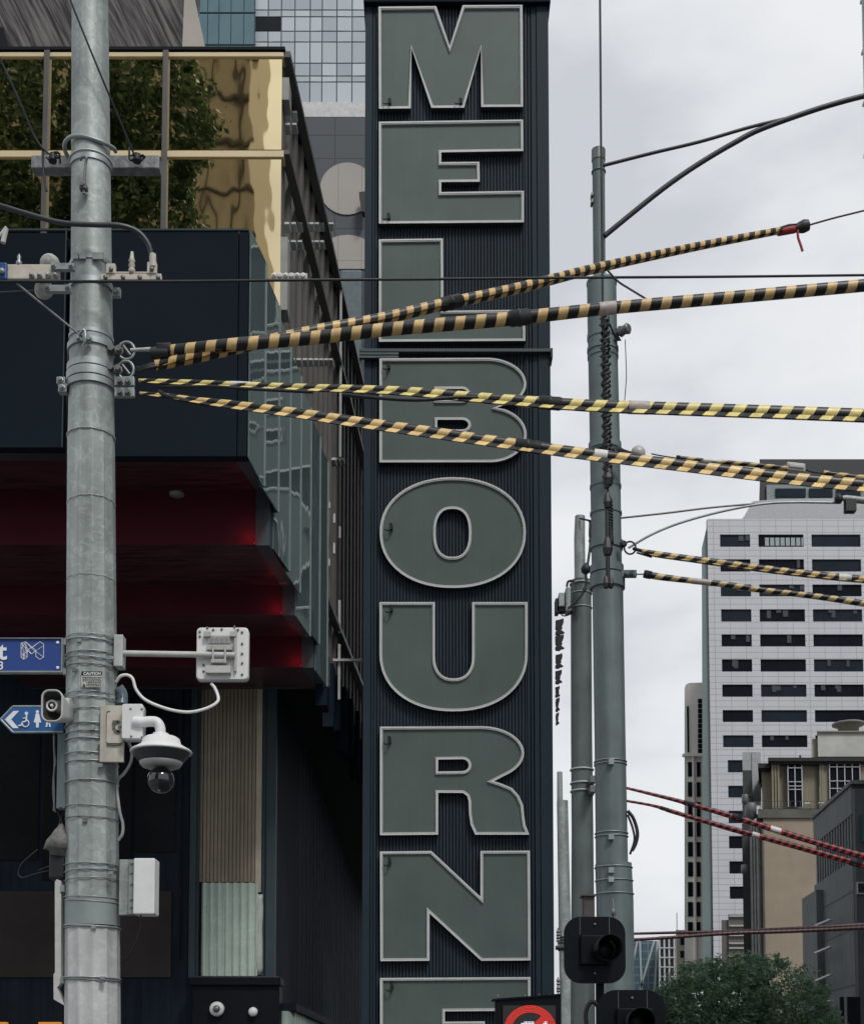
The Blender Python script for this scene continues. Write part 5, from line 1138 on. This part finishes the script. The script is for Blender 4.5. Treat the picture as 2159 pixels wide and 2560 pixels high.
g = MB(); g.tube(spline([z4(1058,775,9.73),z4(1120,775,9.72),z4(1180,768,9.72),z4(1235,775,9.72),z4(1262,820,9.72),z4(1265,890,9.72)],8), [.040]*8+[.0375]*33, 20); g.lathe(z4(1265,885,9.72), [(.055,-.02),(.055,.02),(.04,.025)], 24); g.build('elbow_arm', M['white_plastic'], dc)
hc = z4(1270,1010,9.72); S_ = M2(.31746, 9.72)
g = MB(); g.lathe(hc, [(242*S_,-8*S_),(247*S_,2*S_),(236*S_,14*S_),(190*S_,40*S_),(158*S_,62*S_),(146*S_,105*S_),(128*S_,118*S_),(60*S_,126*S_),(58*S_,150*S_),(0.001,150*S_)], 40); g.build('sunshield', M['white_plastic'], dc)
g = MB(); g.lathe(hc, [(226*S_,-12*S_),(222*S_,-24*S_),(172*S_,-82*S_)], 40, caps=False); g.build('smoked_skirt', mat('smoked_skirt', (.035,.04,.042), .3), dc)
g = MB(); g.lathe(hc, [(172*S_,-80*S_),(168*S_,-96*S_),(150*S_,-118*S_),(120*S_,-122*S_),(0.001,-120*S_)], 40); g.build('lower_bezel', M['grey_plastic'], dc)
g = MB(); dcn = hc+Vector((0,0,-225*S_)); R = 108*S_; g.lathe(dcn, [(R*math.sin(math.radians(a)), R*math.cos(math.radians(a))) for a in range(30,181,10)], 32, caps=False)
gl = bpy.data.materials.new('dome_glass'); gl.use_nodes = True; bb = gl.node_tree.nodes['Principled BSDF']; bb.inputs['Base Color'].default_value = (.004,.005,.007,1); bb.inputs['Roughness'].default_value = .03; bb.inputs['Specular IOR Level'].default_value = .8; bb.inputs['Coat Weight'].default_value = .6
g.build('dome_bubble', gl, dc)
g = MB(); g.tube(spline([z4(1010,925,9.9),z4(1038,1000,9.9),z4(1030,1090,9.9),z4(985,1170,9.92),z4(940,1215,9.95),z4(925,1250,9.97),z4(925,1330,9.97),z4(945,1480,9.96),z4(968,1570,9.96),z4(965,1650,9.96),z4(935,1700,9.98)],6), .0115, 8)
g.tube(spline([z4(925,1095,9.9),z4(928,1180,9.9),z4(935,1240,9.95)],5), .006, 6); tag(g.build('camera_cable', M['grey_plastic']), 'pale grey cable looping down the right side of the left pole below the dome camera', 'cable')
g = MB(); g.tube(spline([z4(925,500,10.0),z4(960,560,10.02),z4(960,640,10.0)],5), .045, 10); tag(g.build('wrapped_bundle', mat('blue_grey_wrap', (.13,.17,.21), .3, 0, .4, 20)), 'blue-grey plastic-wrapped bundle behind the left pole above the dome camera', 'cable')
# white wifi box
wb = thing('equipment_box', 'plain white rectangular equipment box standing off the right side of the left pole', 'box', z5(750,450,10))
p, q = z5(706,307,9.85), z5(813,600,9.85); g = MB(); g.box(p.x,q.x,9.83,10.0,q.z,p.z); g.build('casing', M['white_plastic'], wb, bevel=.008)
p, q = z5(628,312,9.9), z5(682,604,9.9); g = MB(); g.box(p.x,q.x,9.90,9.96,q.z,p.z); g.build('bracket', M['galv'], wb, bevel=.004)
p, q = z5(682,314,9.9), z5(706,600,9.9); g = MB(); g.box(p.x,q.x-.001,9.88,9.97,q.z,p.z); g.build('rear_shell', M['band'], wb)
g = MB()
for y in (330,380,440,520,560): p, q = z5(684,y,9.87), z5(704,y+6,9.87); g.box(p.x,q.x,9.87,9.88,q.z,p.z)
g.each('rib', M['bolt'], wb)
g = MB(); g.tube(spline([z5(740,605,9.9),z5(735,680,9.9),z5(700,780,9.92),z5(665,830,9.95),z5(635,860,9.98)],6), .007, 6); tag(g.build('box_cable', M['wire']), 'thin black cable hanging under the white equipment box to the left pole', 'cable')

# ---------------------------------------------------------------- right pole and its neighbours
RD = 15.4
s = 1.2239
RP = [(1228*s,580*s,62*s),(1229*s,650*s,62*s),(1234.5*s,900*s,63*s),(1238.5*s,1160*s,63*s),(1240.5*s,1210*s,64*s),(1245*s,1500*s,64*s),(1249*s,1765*s,66*s)]
RP2 = [(1252*s,1765*s,75*s),(1255*s,1840*s,76*s),(1258*s,2092*s,77*s),(1264*s,3034,80*s)]
rp = thing('tram_pole', 'grey painted steel pole with a smaller mast standing out of its top', 'pole', (P(1264*s,3030,RD).x, RD, .12))
g = MB(); col_tube(g, RP, RD, 32); g.build('shaft', M['galv_dark'], rp)
g = MB(); col_tube(g, RP2, RD, 32); g.build('base_sleeve', M['galv_dark'], rp)
g = MB(); g.lathe(P(1228*s,581*s,RD), [(M2(31*s,RD),-.01),(M2(32.4*s,RD),.0),(M2(31.5*s,RD),.03),(M2(16*s,RD),.045)], 32, caps=False)
for y, h, e_ in ((690,10,1.5),(716,8,2),(730,6,1.5),(914,14,3),(995,6,1.5),(1050,5,2),(1115,16,3),(1165,16,3.5),(1190,26,5)): ring(g, RP, y*s, h*s, e_*s, RD)
g.each('clamp_band', M['galv_dark'], rp)
MS = [(1221.5*s,310*s,27*s),(1223.5*s,560*s,26*s),(1225*s,600*s,26*s)]
g = MB(); col_tube(g, MS, RD, 24); g.build('mast', M['galv_dark'], rp)
g = MB(); ring(g, MS, 318*s, 22*s, 1.2*s, RD); strap(g, MS, 352*s, 1, RD, 0, .008); g.box(P(1206*s,400*s,RD).x, P(1210*s,400*s,RD).x, RD-.05, RD+.05, P(0,404*s,RD).z, P(0,398*s,RD).z); g.box(P(1206*s,412*s,RD).x, P(1210*s,412*s,RD).x, RD-.05, RD+.05, P(0,418*s,RD).z, P(0,411*s,RD).z); g.build('mast_cap', M['bolt'], rp)
g = MB()
for y in (1557,1563,1703,1710,1773,1800,1827): strap(g, RP+RP2, y*s, 1.5, RD, 0, .006)
for y in (1557,1710,1778,1797): q = P(1247*s, y*s, RD-.19); g.box(q.x-.03, q.x+.03, q.y-.04, q.y+.02, q.z-.03, q.z+.03)
g.each('steel_strap', M['band'], rp)
# lamp arm A (upper) springing from the mast
la = thing('curved_mast_arm', 'long dark two-tube arm curving up from the small mast to the top right edge', 'lamp arm', DP(1240,400,RD))
def dtube(mb, pts, w, D, n=12): mb.tube(spline([DP(x,y,D) for x,y in pts],8), M2(w*s/2, D), n)
ma = mat('dark_arm_tube', (.035,.038,.042), .4, .4, .25, 6)
g = MB(); dtube(g, [(1234,482),(1290,436),(1350,388),(1400,352),(1450,320),(1500,291),(1550,265),(1640,232),(1700,213),(1764,196),(1850,178),(2000,158),(2200,150)], 11, RD-.05); g.build('main_tube', ma, la)
g = MB(); dtube(g, [(1232,338),(1330,313),(1430,289),(1530,260),(1605,242)], 7, RD-.05); g.build('tie_tube', ma, la)
lb_ = thing('street_lamp_arm', 'slim grey arm with a lamp head reaching right above the white office tower', 'street lamp', DP(1280,1080,RD))
g = MB(); dtube(g, [(1283,1119),(1330,1092),(1380,1071),(1440,1053),(1500,1039),(1560,1029),(1620,1026),(1715,1027)], 5.2, RD+.1); g.build('main_tube', M['band'], lb_)
g = MB(); dtube(g, [(1268,1058),(1360,1048),(1450,1037),(1540,1029)], 4.2, RD+.1); g.build('tie_tube', M['bolt'], lb_)
g = MB(); g.tube(spline([DP(1704,1020,RD+.1),DP(1720,1018,RD+.1),DP(1760,1022,RD+.1),DP(1840,1030,RD+.1)],5), [.03]*6+[.04]*10, 12); g.build('lamp_head', M['galv'], lb_)
g = MB(); q = DP(1735,1036,RD+.1); g.box(q.x-.06,q.x+.06,q.y-.05,q.y+.05,q.z-.06,q.z+.08); g.lathe(DP(1712,1019,RD+.05), [(.03,-.05),(.05,0),(.03,.06)], 10); g.build('photocell', M['black'], lb_)
g = MB(); q = DP(1286,1119,RD-.05); R = M2(12*s,RD); g.tube([q+Vector((R*math.cos(2*math.pi*i/24),0,R*math.sin(2*math.pi*i/24)*1.12)) for i in range(25)], .011, 8, closed=True)
g.tube([DP(1294,1121,RD-.1), DP(1312,1126,15)], .02, 8); g.tube([DP(1300,1129,15.1), DP(1330,1138,15)], .01, 6); bolt(g, DP(1272,1112,RD-.2), .03, .05)
tag(g.build('ring_shackle', M['wire']), 'thin dark ring on the right pole holding the upper cover over the office tower', 'wire fitting')
g = MB(); p, q = DP(1268,1166,RD-.1), DP(1299,1179,RD-.1); g.box(p.x,q.x,p.y-.03,p.y+.03,q.z,p.z); bolt(g, DP(1279,1172,RD-.13), .022, .04); bolt(g, DP(1290,1172,RD-.13), .022, .04); g.tube([DP(1298,1173,RD-.1), DP(1315,1173,15)], .008, 6)
tag(g.build('clamp_lug', M['galv_dark']), 'two-bolt lug on the right pole below the thin ring', 'wire fitting')
ip = thing('pulley_insulator', 'round grey pulley-like insulator on a bracket near the top of the right pole', 'wire fitting', DP(1272,678,RD-.1))
g = MB(); q = DP(1273,678,RD-.15); R = M2(11.5*s,RD)
g.lathe(q+Vector((0,-.04,0)), [(R*.7,-.07),(R,-.05),(R*.8,-.01),(R*.8,.01),(R,.05),(R*.7,.07)], 22, axis=(.75,-.66,0)); g.build('disc', M['bolt'], ip)
g = MB(); p, q = DP(1245,674,RD-.1), DP(1263,688,RD-.1); g.box(p.x,q.x,p.y-.03,p.y+.03,q.z,p.z); g.tube([DP(1258,682,RD-.15), DP(1266,695,RD-.15), DP(1255,694,RD-.15)], .015, 6); g.each('bracket', M['wire'], ip)
g = MB(); g.tube(spline([DP(1234,640,14.85),DP(1242,657,14.95),DP(1254,684,15.1),DP(1262,694,15.2)],5), .011, 6); g.build('tie_wire', M['wire'], ip)
wire('pull_cord', 'thin cord hanging from the pulley insulator on the right pole', [(1276,694,15.2),(1277.5,730,15.2),(1278.5,770,15.2),(1275,818,15.2)], .005)
i2 = thing('disc_insulator', 'pale round disc insulator on a dark clamp beside the right pole behind the falling cover', 'wire fitting', DP(1303,921,15.2))
g = MB(); q = DP(1303,924,15.2); R = M2(15*s,15.2); g.lathe(q+Vector((0,.03,0)), [(R,0),(R,.03),(R*.85,.06),(R*.3,.08),(0.001,.085)], 24, axis='Y'); g.build('disc', M['insul'], i2)
g = MB(); g.tube([DP(1205,919,15.05), DP(1262,920,14.98), DP(1270,924,15.1), DP(1305,931,15.1)], [.035,.05,.04,.02], 8); bolt(g, DP(1256,922,15), .03, .06); g.build('clamp', M['wire'], i2)
# wrapped drop cable on the pole (twisted)
wr = thing('wrapped_drop_cable', 'dark cable with spiral wrapping hanging down the front of the right pole', 'cable', DP(1240,800,14.95))
def twist(mb, pts, r, turns, D, rr_=.014):
    sp_ = spline([DP(x,y,D) for x,y in pts], 20); n = len(sp_)
    for ph in (0, math.pi):
        mb.tube([p+Vector((r*math.cos(2*math.pi*turns*i/n+ph), -abs(0)+r*math.sin(2*math.pi*turns*i/n+ph), 0)) for i, p in enumerate(sp_)], rr_, 6)
    mb.tube(sp_, r*.75, 8)
g = MB(); twist(g, [(1234,648),(1236,750),(1238,880),(1240,985)], .042, 40, 14.93, .026); g.build('spiral_wrap', M['black'], wr)
g = MB(); twist(g, [(1244,1020),(1246,1080),(1246,1110)], .026, 10, 14.95); g.build('lower_wrap', M['wire'], wr)
g = MB(); g.tube([DP(1240,985,14.95),DP(1241,1020,14.95)], .011, 8); g.tube(spline([DP(1239,1015,14.95),DP(1240,1100,14.93),DP(1241,1195,14.93)],4), .025, 8)
for x, y, r in ((1241,975,.062),(1239,986,.04),(1240,1024,.05),(1240,1118,.06),(1237,1190,.04),(1247,1191,.036),(1235,653,.055)): 
    q = DP(x,y,14.93); g.lathe(q, [(0.001,-r*1.9),(r*.7,-r*1.5),(r,-r*.3),(r*.75,r*1.1),(r*.4,r*1.9),(0.001,r*2)], 7, smooth=False)
g.each('knots', M['black'], wr)
wire('pole_side_cable', 'thicker outer black cable bulging out from the right side of the right pole', [(1281,1656,RD-.1),(1293,1672,RD-.1),(1301,1700,RD-.1),(1298,1722,RD-.1),(1290,1738,RD-.1)], .02)
wire('pole_side_cable', 'thinner inner black cable bulging out from the right side of the right pole', [(1281,1664,RD-.1),(1291,1690,RD-.1),(1295,1716,RD-.1),(1286,1745,RD-.1)], .013)
# back pole
BD = 21
BP = [(1186*s,1187*s,43*s),(1187*s,1500*s,44*s),(1189*s,1700*s,45*s),(1190*s,2092*s,50*s),(1192*s,2950,54*s)]
bp = thing('street_pole', 'darker grey pole close behind the right pole with a thin top section', 'pole', (P(1192*s,2950,BD).x, BD, .12))
g = MB(); col_tube(g, BP, BD, 24); g.build('shaft', mat('green_grey_pole', (.10,.125,.12), .55, .2, .2, 2, streak=.2), bp)
g = MB(); col_tube(g, [(1184*s,1055*s,21*s),(1183*s,1100*s,23*s),(1184*s,1190*s,23*s)], BD, 20); g.build('top_section', M['galv'], bp)
g = MB()
for y in (1194,1573,1601,1617): strap(g, BP, y*s, 1.5, BD, 0, .014)
for y in (1214,1243): strap(g, BP, y*s, 1, BD, 0, .008)
g.each('steel_strap', M['galv_light'], bp)
g = MB(); g.tube([DP(1184,1059,20.9), DP(1206,1064,20.7)], .015, 6); g.tube(spline([DP(1205,1064,20.6),DP(1204,1090,20.6),DP(1205,1110,20.6),DP(1200,1150,20.5),DP(1196,1165,20.5),DP(1196,1195,20.5),DP(1185,1218,20.5),DP(1160,1243,20.5)],5), [.02+.012*(i % 9 == 0) for i in range(36)], 8)
q = DP(1196,1162,20.5); g.lathe(q, [(0.001,-.1),(.07,-.05),(.08,0),(.05,.06),(0.001,.1)], 10); tag(g.build('knotted_cable', M['wire']), 'dark knotted cable running down between the back pole and the right pole', 'cable')
g = MB()
for y in (1592,1612): q = DP(1211,y,20.6); g.box(q.x-.05,q.x+.03,q.y-.05,q.y+.3,q.z-.05,q.z+.05)
g.each('side_clamp', M['bolt'], bp)
cm = thing('traffic_detector', 'grey detector unit with round cap mounted left of the back pole top', 'detector', DP(1150,1220,BD-.2))
g = MB(); p, q = DP(1141,1210,BD-.3), DP(1153,1238,BD-.3); g.box(p.x,q.x,p.y,p.y+.25,q.z,p.z); g.build('housing', M['galv'], cm, bevel=.01)
g = MB(); p, q = DP(1155,1197,BD-.35), DP(1166,1248,BD-.35); g.box(p.x,q.x,p.y,p.y+.25,q.z,p.z); g.build('side_case', M['galv'], cm, bevel=.03)
g = MB(); p, q = DP(1138,1238,BD-.25), DP(1170,1248,BD-.25); g.box(p.x,q.x,p.y,p.y+.15,q.z,p.z); p, q = DP(1134,1222,BD-.25), DP(1141,1250,BD-.25); g.box(p.x,q.x,p.y,p.y+.2,q.z,p.z)
g.tube(spline([DP(1141,1248,BD-.2),DP(1150,1258,BD-.2),DP(1165,1254,BD-.2),DP(1170,1246,BD-.2)],4), .01, 6); g.tube(spline([DP(1157,1198,BD-.2),DP(1160,1188,BD-.2),DP(1172,1186,BD-.2)],4), .02, 6); g.each('bracket', M['wire'], cm)
# thin pole
TDp = 26
tp = thing('slim_pole', 'slim light grey stepped pole between the sign tower and the back pole', 'pole', (P(1168*s,2900,TDp).x, TDp, 0))
g = MB(); TP = [(1148*s,1636*s,23*s),(1152*s,1850*s,25*s),(1157*s,2092*s,27*s),(1164*s,2920,30*s)]; col_tube(g, TP, TDp, 20); g.build('shaft', M['galv'], tp)
g = MB(); col_tube(g, [(1142.5*s,1577*s,11*s),(1143*s,1640*s,12*s)], TDp, 14); g.build('top_section', M['galv'], tp)
g = MB()
for y in (1915,1921,1927,1935,1941): strap(g, TP, y*s, 1.5, TDp, 0, .014)
g.tube([DP(1134,1936,TDp-.3), DP(1160,1936,TDp-.3)], .04, 8); g.each('steel_strap', M['wire'], tp)
g = MB()
for y in (1903,1909,1915,1921,2003,2010,2018,2024): g.tube([DP(1136,y,TDp-.1), DP(1143,y,TDp-.1)], .03, 8)
g.tube([DP(1139,1895,TDp-.1), DP(1139,1935,TDp-.1)], .012, 6); g.tube([DP(1139,1996,TDp-.1), DP(1139,2040,TDp-.1)], .012, 6); tag(g.build('insulator_stack', M['bolt']), 'stack of tiny grey insulators between the sign tower edge and the slim pole', 'wire fitting')

# ---------------------------------------------------------------- traffic signals and LED sign
z9 = lambda x, y, D: P(1220+x*.26077, 2250+y*.26077, D)
SD = 13.4
def board(t, x0, x1, y0, y1, rad, D):
    p, q = z9(x0,y0,D), z9(x1,y1,D); g = MB(); cx, cz, w, h = (p.x+q.x)/2, (p.z+q.z)/2, (q.x-p.x)/2, (p.z-q.z)/2; r = M2(rad*.26077, D)
    loft(g, [rrect(cx,cz,w,h,r,D,10), rrect(cx,cz,w,h,r,D+.012,10)], cap0=True, cap1=True, smooth=False); g.build('backing_board', M['black_paint'], t)
def visor(t, x, y, r, D, dx=0, dz=0):
    q = z9(x,y,D); R = M2(r*.26077, D); g = MB(); rings = []
    for (yy, rr_, th) in ((0,R*1.0,0),(-.30,R*1.02,1)):
        rings.append([(q.x+dx*th+rr_*math.cos(a), D-.05+yy*(1 if math.sin(a) > -.4 or not th else .45), q.z+dz*th+rr_*math.sin(a)) for a in [2*math.pi*i/36 for i in range(36)]])
    inner = [[(q.x+(p[0]-q.x)*.95, p[1], q.z+(p[2]-q.z)*.95) for p in rg] for rg in rings]
    loft(g, [inner[0], inner[1], rings[1], rings[0]]); g.build('visor', mat('visor_black', (.007,.008,.012), .5, spec=.2) if 'visor_black' not in bpy.data.materials else bpy.data.materials['visor_black'], t)
    g = MB(); g.lathe(Vector((q.x, D-.03, q.z)), [(R*.94,0),(R*.8,.02),(R*.45,.04),(0.001,.045)], 28, axis='Y'); g.build('lens', bpy.data.materials['lens_dark'] if 'lens_dark' in bpy.data.materials else mat('lens_dark', (.006,.007,.010), .4, spec=.2), t)
ta = thing('traffic_signal', 'upper unlit traffic signal with rounded black backing board in front of the right pole', 'traffic signal', z9(1020,480,SD), 'black traffic signals at the right pole')
board(ta, 722, 1318, 160, 800, 165, SD); visor(ta, 1100, 480, 118, SD, .03, 0)
g = MB(); p, q = z9(885,335,SD-.05), z9(1170,620,SD-.05); g.box(p.x,q.x,SD-.05,SD-.001,q.z,p.z); p, q = z9(870,600,SD+.02), z9(1130,170,SD+.02); g.box(p.x,q.x,SD+.02,SD+.25,p.z,q.z); g.build('housing', M['black_paint'], ta, bevel=.012)
g = MB()
for x, y in ((1020,234),(1022,704)): g.lathe(z9(x,y,SD), [(.013,0),(.013,.012),(0.001,.014)], 8, axis='Y')
p = z9(1158,165,SD); g.box(p.x-.002,p.x+.002,SD-.003,SD,z9(0,330,SD).z,p.z); p = z9(877,165,SD); g.box(p.x-.002,p.x+.002,SD-.003,SD,z9(0,330,SD).z,p.z); g.each('screws', M['bolt'], ta)
tb2 = thing('traffic_signal', 'lower traffic signal with black backing board cut by the bottom edge, beside the tree', 'traffic signal', z9(1380,1000,SD-.3), 'black traffic signals at the right pole')
board(tb2, 1040, 1715, 862, 2300, 185, SD-.3); visor(tb2, 1420, 1180, 132, SD-.3, 0, 0); visor(tb2, 1420, 1560, 132, SD-.3, 0, 0)
g = MB(); p, q = z9(1230,1035,SD-.35), z9(1600,2200,SD-.35); g.box(p.x,q.x,SD-.35,SD-.301,q.z,p.z); g.build('housing', M['black_paint'], tb2, bevel=.012)
g = MB(); g.lathe(z9(1378,940,SD-.3), [(.014,0),(.014,.012),(0.001,.014)], 8, axis='Y')
for x in (1245,1520): p = z9(x,870,SD-.3); g.box(p.x-.002,p.x+.002,SD-.303,SD-.3,z9(0,1035,SD-.3).z,p.z)
g.each('screws', M['bolt'], tb2)
sp2 = thing('signal_post', 'short dark square-topped post carrying the traffic signals', 'post', (z9(1045,500,SD+.2).x, SD+.2, .12))
g = MB(); p, q = z9(915,-52,SD+.15), z9(1020,165,SD+.15); g.box(p.x,q.x,SD+.15,SD+.3,q.z-.5,p.z); p2, q2 = z9(900,-60,SD+.1), z9(1035,-44,SD+.1); g.box(p2.x,q2.x,SD+.12,SD+.33,q2.z,p2.z); g.build('bracket_stub', mat('rusty_stub', (.07,.062,.06), .7, 0, .3, 8), sp2)
g = MB(); p, q = z9(1030,600,SD+.18), z9(1100,900,SD+.18); g.box(p.x,q.x,SD+.1,SD+.24,.12,p.z); g.build('post', M['black_paint'], sp2, bevel=.01)
g = MB(); g.tube(spline([z9(1190,-10,SD+.05),z9(1200,60,SD+.03),z9(1195,120,SD+.02),z9(1205,165,SD+.02)],5), .010, 7); q = z9(1198,120,SD+.02); g.lathe(q, [(0.001,-.05),(.022,-.02),(.022,.02),(0.001,.05)], 8); g.build('hanging_hook', M['bolt'], sp2)
wire('signal_cable', 'thick black cable loop at the bottom between the LED sign and the lower signal', [(1197,2092,SD+.05),(1196,2068,SD+.05),(1203,2050,SD+.05),(1213,2047,SD+.05),(1222,2058,SD+.05)], .022)
ED = 12.7
led = thing('led_sign', 'black electronic sign showing a red ring and slash over a white vehicle shape, bottom edge', 'sign', z9(385,1150,ED))
p, q = z9(72,958,ED), z9(704,1640,ED); g = MB(); g.prism([(p.x,ED+.02,p.z),(q.x,ED+.02,p.z+.05),(q.x,ED+.02,q.z),(p.x,ED+.02,q.z)], (0,.2,0))
g.prism([(p.x-.03,ED,p.z+.01),(q.x,ED-.0,p.z+.06),(q.x,ED,p.z+.045),(p.x-.03,ED,p.z-.005)], (0,.24,0)); g.build('casing', M['black_paint'], led)
p1, q1 = z9(140,1010,ED), z9(650,1600,ED); g = MB(); g.box(p1.x,q1.x,ED+.005,ED+.019,q1.z,p1.z); g.build('screen', mat('led_screen', (.022,.020,.020), .4), led)
g = MB()
for x in (95,355,490,590,690): q_ = z9(x,950,ED+.1); g.lathe(q_, [(.008,-.01),(.008,.03),(.004,.035),(.004,.05)], 6)
g.each('top_lug', M['bolt'], led)
redl = emis('red_led', (1,.045,.03), 1.5); whl = emis('white_led', (.85,.9,1), 1.3)
rc = z9(402,1262,ED); S9 = M2(.26077, ED); g = MB()
def dot(mb, x, z, r): mb.prism([(x+r*math.cos(math.pi*k/3), ED-.003, z+r*math.sin(math.pi*k/3)) for k in range(6)], (0,.005,0))
for k in range(5):
    R = (190+k*14.5)*S9*1.0; n = int(2*math.pi*R/(13.5*S9))
    for i in range(n): a = 2*math.pi*i/n; dot(g, rc.x+R*math.cos(a), rc.z+R*math.sin(a), 4.4*S9)
for i in range(-14, 15):
    for j in range(-2, 3):
        u, v = i*13.5*S9, j*13.5*S9; x, z = rc.x+(u*.72-v*.69), rc.z+(u*.69+v*.72)
        if math.hypot(x-rc.x, z-rc.z) < 186*S9: dot(g, x, z, 4.4*S9)
g.build('red_ring', redl, led)
g = MB()
for i in range(18):
    x = 320+i*14
    for k, y in enumerate((1170,1184,1198,1212,1226,1240)):
        if abs(x-402-(1262-y)*.95) < 44: continue
        if k > 1 and 345 < x < 555 and k != 5: continue
        if k == 0 and (x < 340 or 450 < x < 480 or x > 560): continue
        q_ = z9(x,y,ED); dot(g, q_.x, q_.z, 5.2*S9)
g.build('white_symbol', whl, led)
